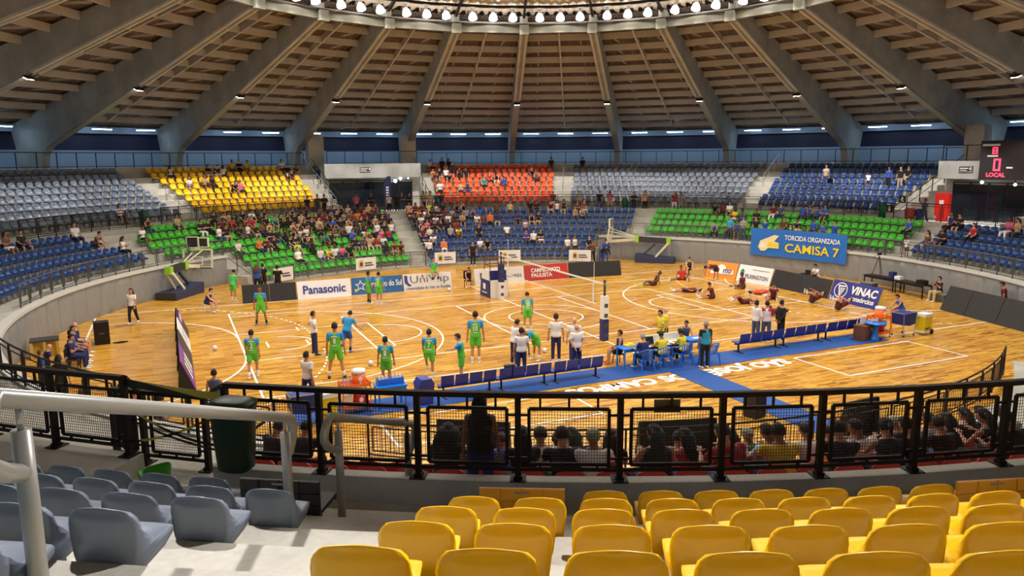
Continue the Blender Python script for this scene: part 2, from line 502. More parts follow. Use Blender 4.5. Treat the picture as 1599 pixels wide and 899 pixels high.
# lantern roof over the ring
def cap_z(R): return 17.32 + (18.5 - R) * .20
struct(MB().sweep([(0.3, cap_z(.3)), (19.0, cap_z(19.0))], 0, 360, 1.0, closed=False, zig=0.10).build('ceiling_lantern', 'cap_metal', fix=False))
struct(MB().sweep([(0.3, cap_z(.3) + .2), (19.6, cap_z(19.6) + .2)], 0, 360, 3, closed=False).build('ceiling_lantern_cover', 'dark_steel', fix=False))
tr = MB().bar((17.9, 0, 17.0), (16.6, 0, cap_z(16.6) - .12), .14, .2).bar((16.6, 0, cap_z(16.6) - .12), (1, 0, cap_z(1) - .12), .14, .22).mesh('lantern_truss', 'dark_steel')
for a in BAZ: link('lantern_truss', tr, ring, (0, 0, 0), radians(a))
MB().sweep([(16.7, cap_z(16.7) - .25), (16.9, cap_z(16.7) - .25), (16.9, cap_z(16.7) - .08), (16.7, cap_z(16.7) - .08)], 0, 360, 15).build('lantern_hoop', 'dark_steel', ring)
MB().sweep([(18.5, 17.0), (18.6, 17.0), (18.6, cap_z(18.6)), (18.5, cap_z(18.6))], 0, 360, 7.5).build('lantern_curb', 'dark_steel', ring)

# floodlights on the ring: three per bay, each a thing with housing, yoke and lens
hs = MB().lathe([(.02, .62), (.12, .60), (.13, .40), (.09, .36)], n=14)
fl_h = hs.mesh('housing', 'galvanised', True); fix_normals(fl_h)
fl_l = MB().lathe([(.10, .37), (.20, .26), (.26, .10), (.28, -.04), (.20, -.07), (.02, -.08)], n=14).mesh('lens', 'flood_glow'); fix_normals(fl_l)
fl_y = MB().bar((-.3, 0, .1), (-.3, 0, .5), .04).bar((.3, 0, .1), (.3, 0, .5), .04).bar((-.32, 0, .5), (.32, 0, .5), .04).bar((0, 0, .5), (0, 0, .64), .05).mesh('yoke', 'dark_steel')
flood_light = bpy.data.lights.new('flood_beam', 'SPOT')
flood_light.energy = FLOOD; flood_light.color = (1, .95, .87); flood_light.spot_size = radians(140); flood_light.spot_blend = .6; flood_light.shadow_soft_size = .25
n = 0
for i, a in enumerate(BAZ):
    for j, t in enumerate((2.6, 7.0, 11.6)):
        az = a + t
        inview = 10 < az < 137
        o = empty('floodlight', pol(17.25, az, 16.85), radians(az) + pi / 2, None, 'lamp', 'floodlights round the roof ring')
        o.rotation_euler = (radians(22), 0, radians(az) + pi / 2)
        if inview:
            k = int(round((137 - az) / 5))
            o['label'] = 'bright white floodlight on the roof ring, %s from the left of the lit row' % nth(k)
        else:
            o['label'] = 'round floodlight on the roof ring outside the photographed arc'
        link('housing', fl_h, o); link('lens', fl_l, o); link('yoke', fl_y, o)
        fb = bpy.data.objects.new('flood_beam', flood_light); COL.objects.link(fb); fb.parent = o; fb.location = (0, 0, -.12)
# small lamps on the roof beams that light the upper stand
lm_b = MB().box((0, 0, .08), (.52, .34, .12)).mesh('lamp_body', 'dark_steel')
lm_g = MB().box((0, 0, .0), (.44, .27, .03)).mesh('lamp_glass', 'lamp_glow')
lm_k = MB().bar((-.2, -.05, .1), (-.2, -.35, .42), .04).bar((.2, -.05, .1), (.2, -.35, .42), .04).mesh('bracket', 'dark_steel')
beam_light = bpy.data.lights.new('lamp_beam', 'SPOT')
beam_light.energy = STANDLAMP; beam_light.color = (1, .95, .93); beam_light.spot_size = radians(50); beam_light.spot_blend = .55; beam_light.shadow_soft_size = .12
for a in BAZ:
    o = empty('beam_lamp', pol(28.45, a, 12.02), 0, None, 'lamp', 'small lamps under the roof beams')
    o.rotation_euler = (radians(24), 0, radians(a - 90))
    k = int(round((143 - a) / 15))
    o['label'] = ('small white lamp under a roof beam, %s of the row from the left' % nth(k)) if 0 <= k <= 10 else 'small lamp under a roof beam outside the photographed arc'
    link('lamp_body', lm_b, o); link('lamp_glass', lm_g, o); link('bracket', lm_k, o)
    sp = bpy.data.objects.new('lamp_beam', beam_light); COL.objects.link(sp); sp.parent = o
    sp.location = (0, 0, -.06); sp.rotation_euler = (radians(3), 0, 0); sp.scale = (2.4, 1, 1)
# fluorescent strips under the eaves of the concourse
st_b = MB().box((0, 0, .05), (1.5, .16, .06)).mesh('strip_body', 'white_trim')
st_g = MB().box((0, 0, 0), (1.45, .13, .05)).mesh('strip_tube', 'strip_glow')
k = 0
for i, a in enumerate(BAZ):
    for t in (2.6, 7.4, 12.2):
        az = (a + t) % 360
        if az > 180: az -= 360
        o = empty('strip_light', pol(40.6, az, 10.02), radians(az) + pi / 2, None, 'lamp', 'strip lights under the roof edge')
        o['label'] = ('bluish strip light under the roof edge, %s along from the left' % nth(int(round((140.2 - az - (az - 8 - 2.6) % 15 * .04) / 5)))) if -6 < az < 141 else 'strip light under the roof edge outside the photographed arc'
        link('strip_body', st_b, o); link('strip_tube', st_g, o)
# ------------------------------------------------------------------ stadium seats
def seat_mesh(name, m, nu=16, fine=True):
    """moulded shell: low back with round shoulders, sides sweeping down to a shallow pan"""
    top, r = .722, .125
    def hwid(z, w=.228):
        if z <= top - r: return w
        return w - r + sqrt(max(0, r * r - (z - (top - r)) ** 2))
    # (y, z, half width, wing lift, y wrap)
    P = [(-.205, .29, .190, 0, .03), (-.232, .40, .208, 0, .045), (-.245, .52, .222, 0, .055)]
    P += [(-.246 + .012 * (z > .69), z, hwid(z), 0, .055) for z in ((.597, .64, .672, .695, .710, .719) if fine else (.60, .68, .715))]
    P += [(-.226, .722, hwid(.7215), 0, .055), (-.214, .712, hwid(.717) - .004, 0, .055)]
    P += [(-.205, z, hwid(z) - .008, 0, .06) for z in ((.69, .65, .597) if fine else (.66,))]
    P += [(-.195, .53, .216, .01, .08), (-.165, .46, .212, .05, .10), (-.11, .415, .212, .065, .06), (-.02, .395, .212, .045, .01),
          (.09, .397, .211, .032, 0), (.17, .408, .206, .018, -.012), (.222, .418, .196, .006, -.035), (.240, .405, .193, 0, -.04), (.236, .37, .190, 0, -.04), (.10, .33, .198, 0, 0), (-.08, .30, .194, 0, 0)]
    vs = []; n = len(P)
    for (y, z, hw, lift, wrap) in P:
        for k in range(nu + 1):
            u = -1 + 2 * k / nu
            vs.append((u * hw, y + wrap * (abs(u) * hw / .228) ** 3, z + lift * abs(u) ** 2.5 + (.012 * (1 - u * u) if z > .70 else 0)))
    fs = []
    for i in range(n):
        j = (i + 1) % n
        for k in range(nu):
            fs.append((i * (nu + 1) + k, i * (nu + 1) + k + 1, j * (nu + 1) + k + 1, j * (nu + 1) + k))
    T = max(range(n), key=lambda i: P[i][1])      # zip the outer and inner edges together from the top rim to the front lip
    for e in (0, nu):
        a, b = T, T
        for _ in range(n):
            a2, b2 = (a - 1) % n, (b + 1) % n
            q = list(dict.fromkeys([a, b, b2, a2]))
            if len(q) > 2: fs.append(tuple(x * (nu + 1) + e for x in (q if e else q[::-1])))
            if a2 == b2 or (a2 - b2) % n == n - 1 or (a2 - b2) % n == 1: break
            a, b = a2, b2
    b = MB().add(vs, fs)
    if fine:
        b.box((0, -.02, .16), (.26, .05, .30), 0, 1).box((0, -.02, .015), (.30, .10, .03), 0, 1)
    me = b.mesh(name, [m, 'bracket'], True); fix_normals(me)
    return me

def bench_mesh(name, m):
    """wide flat seat with a quilted back and a hand slot"""
    b = MB(); w = .86
    for i in range(4):
        for j in range(3):
            x0 = -w / 2 + i * w / 4; z0 = .34 + j * .13
            b.box((x0 + w / 8, -.225, z0 + .062), (w / 4 - .014, .042, .116))
    b.box((0, -.222, .53), (w - .012, .024, .385))
    b.box((0, .0, .385), (w - .01, .43, .045)).box((0, .215, .37), (w - .02, .03, .07))
    b.box((0, -.248, .685), (.15, .006, .022), 0, 1)
    for s in (-1, 1): b.bar((s * .3, .05, 0), (s * .3, .05, .37), .04, .04, 1)
    me = b.mesh(name, [m, 'bracket']); fix_normals(me)
    return me

COLS = {'yellow': 'seat_yellow', 'grey': 'seat_grey', 'orange': 'seat_orange', 'blue': 'seat_blue', 'green': 'seat_green', 'red': 'seat_red'}
SEATM = {c: seat_mesh('stadium_seat', m) for c, m in COLS.items()}
LOWM = {c: seat_mesh('stadium_seat_low', m, 6, False) for c, m in COLS.items()}
BENCHM = {c: bench_mesh('wide_seat', 'bench_yellow' if c == 'yellow' else ('bench_black' if c == 'grey' else m)) for c, m in COLS.items()}

CAMP = Vector((-16.34, -32.23, 7.57))
SEATS = {c: [] for c in COLS}          # colour -> [distance, pos, rz, label, group]
SEATPOS = {}                            # (block, row) -> list of (az, pos)
def seat_row(block, title, colour, R, z, az_hi, az_lo, pitch, row, nrows, start_hi=True):
    d = degrees(pitch / R); lst = []
    n = int((az_hi - az_lo) / d)
    off = ((az_hi - az_lo) - n * d) / 2 if start_hi is None else 0
    for i in range(n + 1 if start_hi is not None else n):
        az = (az_hi - off - d * (i + (0.5 if start_hi is None else 0))) if start_hi is not False else (az_lo + d * i)
        lst.append(az)
    lst.sort(reverse=True)
    SEATPOS[(block, row)] = []
    for i, az in enumerate(lst):
        p = pol(R, az, z)
        SEATPOS[(block, row)].append((az, p))
        lab = '%s plastic seat of %s, %s row up, %s from the left' % (colour, title, nth(row), nth(i))
        SEATS[colour].append(((p - CAMP).length, p, radians(az + 90), lab, 'seats of ' + title))

def upper_block(block, title, colour, hi, lo, rows=range(8), pitch=.6):
    for k in rows: seat_row(block, title, colour, UPR[k][0], UPR[k][1], hi, lo, pitch, k, 8, None)
def lower_block(block, title, colour, spans, pitch=.55):
    for k, (hi, lo) in spans.items(): seat_row(block, title, colour, LOR[k][0], LOR[k][1], hi, lo, pitch, 7 - k if len(spans) > 4 else 3 - k, 8, None)

upper_block('GL', 'the far left grey block', 'grey', 150.0, 122.5)
upper_block('YF', 'the far yellow block', 'yellow', 119.8, 100.0)
upper_block('OR', 'the far orange block', 'orange', 81.3, 61.6)
upper_block('GM', 'the far middle grey block', 'grey', 59.2, 31.3)
upper_block('BR', 'the far right blue block', 'blue', 28.9, 9.0)
lower_block('BL', 'the lower left blue block', 'blue', {k: (172, [143, 142, 139.6, 138.6][k]) for k in range(4)})
GLspan = {0: (133.6, 91.4), 1: (136.5, 91.4), 2: (136.6, 91.4), 3: (136, 91.6), 4: (124.6, 91.8), 5: (124.8, 92), 6: (125.3, 92.2), 7: (125.8, 92.5)}
lower_block('GR', 'the lower left green block', 'green', GLspan)
lower_block('BM', 'the lower middle blue block', 'blue', {k: (88.6, 47.0 if k < 4 else 52.9) for k in range(8)})
lower_block('GG', 'the lower right green block', 'green', {k: (44.2, -0.6) for k in range(4)})
lower_block('BB', 'the lower right blue block', 'blue', {k: (-3.4, -32) for k in range(4)})
for k in range(4): seat_row('RN', 'the near red block', 'red', LON[k][0], LON[k][1], -97, -126.0, .56, k, 8, False)
# near yellow and grey blocks on either side of our aisle
seat_row('YN', 'the near yellow block', 'yellow', UPR[0][0], UPR[0][1], -109.2, -115.73, .545, 0, 8, False)
NY = {1: -118.05, 2: -118.2, 3: -118.22, 4: -118.3, 5: -118.3}
for k, a in NY.items(): seat_row('YN', 'the near yellow block', 'yellow', UPR[k][0], UPR[k][1], a + 18, a, .558, k, 8, False)
seat_row('YO', 'the near yellow end block', 'yellow', UPR[0][0], UPR[0][1], -98, -106.5, .558, 0, 8, False)
NG = {0: -123.78, 1: -121.5, 2: -121.62, 3: -121.66, 4: -121.7, 5: -121.7}
for k, a in NG.items(): seat_row('GN', 'the near grey block', 'grey', UPR[k][0], UPR[k][1], a, a - (10 if k < 4 else 7), .562, k, 8, True)

for c, lst in SEATS.items():
    lst.sort(key=lambda t: t[0])
    for (d, p, rz, lab, grp) in lst[:300]:
        o = link(c + '_stadium_seat', SEATM[c], None, p, rz)
        tag(o, lab, 'seat', grp)
    if len(lst) > 300:
        src = LOWM[c]; sv = [v.co.copy() for v in src.vertices]; sf = [tuple(f.vertices) for f in src.polygons]
        b = MB()
        for (d, p, rz, lab, grp) in lst[300:]:
            M = Matrix.Translation(p) @ Matrix.Rotation(rz, 4, 'Z')
            b.add([M @ v for v in sv], sf)
        o = b.build('distant_seats', COLS[c], None, True, False)
        tag(stuff(o), 'remaining %s plastic seats in the farthest rows of the stands' % c, 'seats')

for nm, c, az, k, where in (('wide_seat', 'yellow', -117.35, 0, 'yellow wide seat with quilted back at the aisle end of the front row'),
                            ('wide_seat', 'yellow', -107.9, 0, 'yellow wide seat with quilted back at the right edge of the near stand'),
                            ('wide_seat', 'grey', -122.25, 0, 'black wide seat with quilted back at the foot of the aisle')):
    o = link(nm, BENCHM[c], None, pol(UPR[k][0] - .05, az, UPR[k][1]), radians(az + 90)); tag(o, where, 'seat', 'wide seats near us')

# ------------------------------------------------------------------ guard rails
def curve_pts(R, a0, a1, z, step=1.5):
    n = max(1, int(math.ceil((a1 - a0) / step)))
    return [pol(R, a0 + (a1 - a0) * i / n, z) for i in range(n + 1)]

def guard_rail(R, a0, a1, z0, hgt, dstep, m, label, frame=True, th=.045, group=None, mesh=False):
    root = empty('guard_rail', pol(R, (a0 + a1) / 2, z0), 0, label, 'railing', group)
    inv = Matrix.Translation(-Vector(root.location))
    n = max(1, int(round((a1 - a0) / dstep))); d = (a1 - a0) / n
    pm = MB().box((0, 0, hgt / 2), (th, th, hgt)).mesh('post', m)
    for i in range(n + 1):
        a = a0 + d * i
        link('post', pm, root, inv @ pol(R, a, z0), radians(a))
    b = MB(); b.tube([inv @ p for p in curve_pts(R, a0, a1, z0 + hgt)], th * .62, 6); b.build('top_rail', m, root)
    b = MB(); b.tube([inv @ p for p in curve_pts(R, a0, a1, z0 + .12)], th * .45, 6); b.build('bottom_rail', m, root)
    if frame:
        w = 2 * R * math.tan(radians(d / 2)) - .24
        fm = MB(); z1, z2 = .22, hgt - .16; t = .028
        for x in (-w / 2, w / 2): fm.bar((0, x, z1), (0, x, z2), t)
        for z in (z1, z2): fm.bar((0, -w / 2, z), (0, w / 2, z), t)
        if mesh:
            for q in range(1, 9): fm.bar((0, -w / 2 + w * q / 9, z1), (0, -w / 2 + w * q / 9, z2), .012)
        fm = fm.mesh('panel_frame', m)
        for i in range(n):
            a = a0 + d * (i + .5)
            link('panel_frame', fm, root, inv @ pol(R * cos(radians(d / 2)), a, z0), radians(a))
    return root

guard_rail(27.0, 131.3, 150, 3.55, 1.1, 2.7, 'black_rail', 'dark railing in front of the far left grey seats')
guard_rail(27.0, 97.6, 128.5, 3.55, 1.1, 2.7, 'black_rail', 'dark railing in front of the far yellow seats')
guard_rail(27.0, 82.5, 97.5, 3.55, 1.1, 2.7, 'black_rail', 'dark railing across the far tunnel entrance')
guard_rail(27.0, 8, 82.4, 3.55, 1.1, 2.7, 'black_rail', 'long dark railing in front of the far orange and grey seats')
guard_rail(27.0, -14, 4, 3.55, 1.1, 2.7, 'black_rail', 'dark railing before the right tunnel below the scoreboard')
guard_rail(22.25, 137.5, 172, 1.75, 1.0, 3.0, 'grey_rail', 'grey railing on the wall below the lower left blue seats')
guard_rail(22.25, 127.2, 137.3, 1.75, 1.0, 3.0, 'grey_rail', 'grey railing on the wall behind the left basketball hoop')
guard_rail(18.95, 90.0, 126.6, 0.15, 1.0, 3.2, 'grey_rail', 'grey railing along the foot of the lower left green seats')
guard_rail(18.95, 53.0, 89.8, 0.15, 1.0, 3.2, 'grey_rail', 'grey railing along the foot of the lower middle blue seats')
guard_rail(22.25, -1.5, 52.4, 1.75, 1.0, 3.0, 'grey_rail', 'grey railing on the wall below the lower right green seats')
guard_rail(22.25, -40, -1.7, 1.75, 1.0, 3.0, 'grey_rail', 'grey railing on the wall below the lower right blue seats')
guard_rail(18.75, -130.6, -60, 0.15, 1.0, 3.9, 'black_rail', 'dark railing at the front of the near red stand', mesh=True)
guard_rail(22.25, -172, -131.3, 1.75, 1.0, 3.0, 'black_rail', 'dark railing on the wall of the near left side stand')
guard_rail(41.2, -10, 5, CZ, 1.1, 2.2, 'dark_steel', 'thin railing at the edge of the right concourse', th=.05)
guard_rail(37.3, 8, 82, CZ, 1.1, 2.2, 'dark_steel', 'thin dark railing above the far orange, grey and blue seats', frame=False, th=.05)
guard_rail(33.15, 83.2, 96.8, CZ + .1, 1.1, 2.9, 'dark_steel', 'thin dark railing on top of the far tunnel lintel', frame=False, th=.05)
guard_rail(33.15, -7, 7, CZ + .1, 1.1, 2.9, 'dark_steel', 'thin dark railing on top of the right tunnel lintel', frame=False, th=.05)
guard_rail(37.3, 98, 150, CZ, 1.1, 2.2, 'dark_steel', 'thin dark railing above the far yellow and grey seats', frame=False, th=.05)

# divider walls at the ends of the eight-row stands
def slope_rail(az, k0, k1, prof, label, m, hgt=1.0, name='stair_rail', off=0.0):
    """railing that climbs a stand along one azimuth"""
    (R0, z0), (R1, z1) = prof[k0], prof[k1]
    root = empty(name, pol(R0, az, z0), radians(az), label, 'railing')
    dR, dz = R1 - R0, z1 - z0
    n = max(2, int(abs(dR) / 1.3)); pm = MB().box((0, 0, hgt / 2), (.045, .045, hgt)).mesh('post', m)
    for i in range(n + 1): link('post', pm, root, (dR * i / n, off, dz * i / n))
    MB().tube([(0, off, hgt), (dR, off, dz + hgt)], .028, 6).build('top_rail', m, root)
    MB().tube([(0, off, hgt * .5), (dR, off, dz + hgt * .5)], .02, 6).build('middle_rail', m, root)
    return root
slope_rail(126.9, 7, 4, LOR, 'grey sloping rail beside the left hoop at the end of the green seats', 'grey_rail')
slope_rail(52.7, 7, 3, LOR, 'grey sloping rail beside the right hoop at the end of the blue seats', 'grey_rail')
UPX = [(28.2, 3.3)] + UPR + [(36.9, 6.9)]
slope_rail(97.4, 0, 9, UPX, 'dark stair rail on the left side of the far tunnel', 'dark_steel')
slope_rail(98.3, 1, 9, UPX, 'pale inner stair rail left of the far tunnel', 'galvanised')
slope_rail(82.6, 0, 9, UPX, 'dark stair rail on the right side of the far tunnel', 'dark_steel')
slope_rail(7.4, 0, 9, UPX, 'dark stair rail beside the right tunnel and scoreboard', 'dark_steel')
slope_rail(121.0, 1, 4, UPX, 'short aisle rail between the far grey and yellow seats', 'galvanised')
slope_rail(30.2, 5, 9, UPX, 'short aisle rail between the far grey and blue seats', 'galvanised')
slope_rail(60.4, 2, 8, UPX, 'thin aisle rail between the far orange and grey seats', 'galvanised')

# ------------------------------------------------------------------ fence in front of us
def near_fence(azs, label, R=27.03, z0=3.55):
    root = empty('mesh_fence', pol(R, (azs[0] + azs[-1]) / 2, z0), 0, label, 'fence')
    inv = Matrix.Translation(-Vector(root.location))
    pm = MB().box((0, 0, .56), (.08, .075, 1.08)).box((0, 0, .008), (.24, .20, .016)).box((0, 0, .03), (.11, .11, .04)).mesh('post', 'black_rail')
    for a in azs: link('post', pm, root, inv @ pol(R, a, z0), radians(a))
    tl = []; bl = []
    for i in range(len(azs)): tl.append(inv @ pol(R, azs[i], z0 + 1.11)); bl.append(inv @ pol(R, azs[i], z0 + .13))
    b = MB()
    for p, q in zip(tl, tl[1:]): b.bar(p, q, .085, .065)
    b.build('top_rail', 'black_rail', root)
    MB().tube(bl, .028, 8).build('bottom_rail', 'black_rail', root)
    for a, c in zip(azs, azs[1:]):
        p, q = inv @ pol(R, a, 0), inv @ pol(R, c, 0)
        mid = (p + q) / 2; ln = (q - p).length; ang = atan2((q - p).y, (q - p).x)
        w = ln - .28; t = .032; z1, z2 = .20, .93
        f = MB()
        for x in (-w / 2, w / 2): f.bar((x, 0, z1), (x, 0, z2), t, t + .01)
        for z in (z1, z2): f.bar((-w / 2, 0, z), (w / 2, 0, z), t, t + .01)
        for x in (-w * .36, 0, w * .36):
            f.bar((x, 0, z2), (x, 0, 1.10), .028); f.bar((x, 0, z1), (x, 0, .13), .028)
        for s in (-1, 1):
            f.bar((s * w / 2, 0, z2 - .08), (s * ln / 2, 0, z2 - .08), .028); f.bar((s * w / 2, 0, z1 + .08), (s * ln / 2, 0, z1 + .08), .028)
        fo = f.build('panel_frame', 'black_rail', root); fo.location = (mid.x, mid.y, 0); fo.rotation_euler = (0, 0, ang)
        g = MB(); nx = 28; nz = 18
        for k in range(1, nx): g.bar((-w / 2 + w * k / nx, 0, z1), (-w / 2 + w * k / nx, 0, z2), .0048)
        for k in range(1, nz): g.bar((-w / 2, .005, z1 + (z2 - z1) * k / nz), (w / 2, .005, z1 + (z2 - z1) * k / nz), .0048)
        go = stuff(g.build('wire_mesh', 'black_rail', fo, fix=False))
    return root
NF = [-125.9, -123.1] + [-120.35 + 2.72 * k for k in range(0, 14)]
f1 = near_fence(NF, 'black wire mesh fence with square posts in front of the near seats')
f2 = near_fence([-148.6, -145.8, -143.0, -140.2, -137.4, -134.65, -131.9, -129.2], 'black wire mesh fence left of the taped gap')

f3 = near_fence([-131.2, -130.05, -127.7], 'black wire mesh fence set back behind the taped gap', 26.3, 3.1)
_w = MB(); _o = Vector(f3.location)
for _a, _c in ((-129.2, -130.05), (-125.9, -127.7)):
    for _z, _y in ((4.66, 4.21), (4.25, 3.85)): _w.bar(pol(27.0, _a, _z) - _o, pol(26.32, _c, _y) - _o, .06, .05)
_w.build('return_rail', 'black_rail', f3)
_pl = MB().box((0, 0, 0), (.33, .012, .17)).mesh('notice_plate', 'grey_rail')
link('notice_plate', _pl, f1, Vector(pol(26.97, -113.65, 4.50)) - Vector(f1.location), radians(-113.65 + 90))
# ------------------------------------------------------------------ aisle in front of us
mat('rail_paint', srgb(164, 164, 156), 0.35, 0.25)
mat('bin_green', srgb(16, 52, 34), 0.4)
mat('bright_green', srgb(40, 150, 40), 0.5)
def tape_mat():
    m = bpy.data.materials.new('hazard_tape'); m.use_nodes = True; nt = m.node_tree; b = nt.nodes['Principled BSDF']
    tc = nt.nodes.new('ShaderNodeTexCoord'); w = nt.nodes.new('ShaderNodeTexWave'); w.bands_direction = 'DIAGONAL'; w.inputs['Scale'].default_value = 2.2
    r = nt.nodes.new('ShaderNodeValToRGB'); r.color_ramp.interpolation = 'CONSTANT'
    r.color_ramp.elements[0].color = (*srgb(30, 28, 18), 1); r.color_ramp.elements[1].position = .45; r.color_ramp.elements[1].color = (*srgb(205, 190, 60), 1)
    nt.links.new(tc.outputs['Object'], w.inputs['Vector']); nt.links.new(w.outputs['Fac'], r.inputs['Fac']); nt.links.new(r.outputs['Color'], b.inputs['Base Color'])
    MATS['hazard_tape'] = m
tape_mat()

def arc3(p, q, bulge, n=6):
    """points bending smoothly from p to q through a control point"""
    p, q, c = Vector(p), Vector(q), Vector(bulge)
    return [p * (1 - t) ** 2 + c * 2 * t * (1 - t) + q * t * t for t in [i / n for i in range(n + 1)]]

def handrail(p0, p1, label, base0, base1, loop0, loop1):
    """tube rail from upper end p0 to lower end p1; each end curls down and back onto its post"""
    p0, p1 = Vector(p0), Vector(p1); d = (p1 - p0).normalized(); flat = Vector((d.x, d.y, 0)).normalized()
    root = empty('aisle_handrail', (p1.x, p1.y, base1), 0, label, 'handrail', 'handrails of our aisle')
    o = Vector(root.location)
    pts = []
    a = p0 - d * .25
    if loop0:
        pts += arc3(p0 + Vector((0, 0, -.36)) - flat * .02, a + d * .1, p0 - flat * .42 + Vector((0, 0, -.22)))
    else: pts += [a]
    b = p1 + d * .10
    if loop1:
        pts += arc3(b, p1 + Vector((0, 0, -.38)) + flat * .05, b + flat * .24 + Vector((0, 0, -.12)))
    else: pts += [b]
    MB().tube([p - o for p in pts], .047, 12).build('rail_tube', 'rail_paint', root, True)
    for p, bz in ((p0, base0), (p1, base1)):
        MB().tube([(p.x - o.x, p.y - o.y, bz - o.z), (p.x - o.x, p.y - o.y, p.z - .15 - o.z)], .046, 12).build('post', 'rail_paint', root, True)
        MB().tube([(p.x - o.x, p.y - o.y, p.z - .16 - o.z), (p.x - o.x, p.y - o.y, p.z - .02 - o.z)], .016, 8).build('stub', 'galvanised', root, True)
    return root
handrail((-17.06, -28.12, 6.46), (-15.50, -25.16, 5.20), 'long pale grey tube handrail nearest to us on the left', 5.19, 4.02, True, True)
handrail((-14.83, -24.23, 4.80), (-13.76, -23.21, 4.24), 'short pale grey tube handrail in the middle ending at the walkway', 3.63, 3.2, True, True)

# bin at the end of the fence, green seat in the gap, hazard tape
bn = empty('litter_bin', pol(27.43, -125.15, 3.68), radians(-125.5 + 90), 'dark green litter bin hung at the open end of the mesh fence', 'bin')
b = MB()
prof = [(.17, 0), (.21, .03), (.245, .5), (.26, .84)]
def squ(r, z, n=20): return [(r * (abs(cos(2*pi*k/n)) ** .55) * (1 if cos(2*pi*k/n) > 0 else -1), r * .8 * (abs(sin(2*pi*k/n)) ** .55) * (1 if sin(2*pi*k/n) > 0 else -1), z) for k in range(n)]
vs = [v for r, z in prof for v in squ(r, z)]; n = 20
b.add(vs, [(i * n + k, i * n + (k + 1) % n, (i + 1) * n + (k + 1) % n, (i + 1) * n + k) for i in range(3) for k in range(n)] + [tuple(range(n))[::-1]])
b.build('bin_body', 'bin_green', bn, True)
b = MB(); prof = [(.275, .83), (.285, .86), (.27, .91), (.2, .935)]
vs = [v for r, z in prof for v in squ(r, z)]
b.add(vs, [(i * n + k, i * n + (k + 1) % n, (i + 1) * n + (k + 1) % n, (i + 1) * n + k) for i in range(3) for k in range(n)] + [tuple(range(60, 80)), tuple(range(n))[::-1]])
b.build('lid', 'bin_green', bn, True)
MB().bar((-.18, .2, .5), (-.18, .42, .5), .03).bar((.18, .2, .5), (.18, .42, .5), .03).build('hook', 'black_rail', bn)
o = link('loose_seat', SEATM['green'], None, pol(27.25, -128.1, 3.12), radians(30)); o.scale = (.8, .8, .8); o.rotation_euler = (radians(12), 0, radians(20))
tag(o, 'loose bright green plastic seat lying in the taped gap', 'seat')
def ribbon(pts, w, name, m, label, cat):
    vs = []; fs = []
    for p in pts: vs += [Vector(p) + Vector((0, 0, w / 2)), Vector(p) - Vector((0, 0, w / 2))]
    for i in range(len(pts) - 1): fs.append((2 * i, 2 * i + 1, 2 * i + 3, 2 * i + 2))
    vs2 = [v + Vector((0.004, 0.004, 0)) for v in vs]; nn = len(vs)
    fs2 = [tuple(i + nn for i in f[::-1]) for f in fs]
    o = MB().add(vs + vs2, fs + fs2).build(name, m, None, fix=False); tag(o, label, cat, 'tape across the gap'); return o
def sag(p, q, s, n=10):
    p, q = Vector(p), Vector(q); return [p.lerp(q, i / n) - Vector((0, 0, s * 4 * (i / n) * (1 - i / n))) for i in range(n + 1)]
A = lambda z: pol(27.02, -129.15, z); B_ = lambda z: pol(27.02, -125.95, z)
ribbon(sag(A(4.60), B_(4.50), .03), .10, 'hazard_tape', 'hazard_tape', 'yellow and black tape strung across the top of the gap', 'tape')
ribbon(sag(A(4.25), B_(3.80), .12), .035, 'hazard_tape', 'hazard_tape', 'twisted yellow tape sloping down to the right across the gap', 'tape')
ribbon(sag(A(3.75), B_(4.32), .10), .035, 'hazard_tape', 'hazard_tape', 'twisted yellow tape sloping up to the right across the gap', 'tape')
ribbon(sag(A(4.08), B_(3.72), .06), .03, 'hazard_tape', 'hazard_tape', 'lowest twisted yellow tape drooping across the gap', 'tape')

# tunnel at the far side: dark glass doors, sign, bright lamps, banner
mat('dark_glass', srgb(18, 26, 34), 0.15)
mat('sign_black', srgb(22, 22, 20), 0.5); mat('sign_white', srgb(214, 214, 205), 0.5)
mat('lamp_white', (1, 1, 1), emit=(.85, .95, 1), es=14)
mat('flag_navy', srgb(24, 24, 70), 0.6)
mat('led_red', (1, .05, .08), emit=(1.0, .03, .08), es=3.0)
mat('scoreboard_black', srgb(26, 18, 18), 0.6)
mat('box_red', srgb(206, 34, 26), 0.4)
for c, cnt in ((90, 6), (0, 6)):
    for i in range(cnt):
        a = c - 6.2 + 12.4 * (i + .5) / cnt
        g = empty('glass_door', pol(33.85, a, WALK), radians(a) + pi / 2, 'dark glass door panel at the back of the %s tunnel, %s from the left' % ('far' if c == 90 else 'right', nth(cnt - 1 - i)), 'door', 'tunnel doors')
        w = 1.16
        MB().box((0, .0, 1.25), (w, .03, 2.45)).build('pane', 'dark_glass', g)
        f = MB()
        for x in (-w / 2, w / 2): f.box((x, -.03, 1.3), (.06, .07, 2.6))
        for z in (.05, 2.1, 2.6): f.box((0, -.03, z), (w, .07, .06))
        f.build('door_frame', 'dark_steel', g)
def wall_sign(az, R, z, w, h, label):
    g = empty('wall_sign', pol(R, az, z), radians(az) - pi / 2, label, 'sign')
    MB().box((0, 0, 0), (w, .05, h)).build('sign_plate', 'sign_black', g)
    f = MB()
    for s in (-1, 1): f.box((0, -.03, s * (h / 2 - .03)), (w - .06, .02, .025)); f.box((s * (w / 2 - .03), -.03, 0), (.025, .02, h - .06))
    f.box((-w * .08, -.03, h * .10), (w * .62, .02, h * .16)).box((-w * .14, -.03, -h * .2), (w * .5, .02, h * .1)).box((w * .36, -.03, .02), (w * .10, .02, h * .4))
    f.build('sign_marks', 'sign_white', g); return g
wall_sign(91.2, 32.94, 6.78, .95, .42, 'small black direction sign on the lintel of the far tunnel')
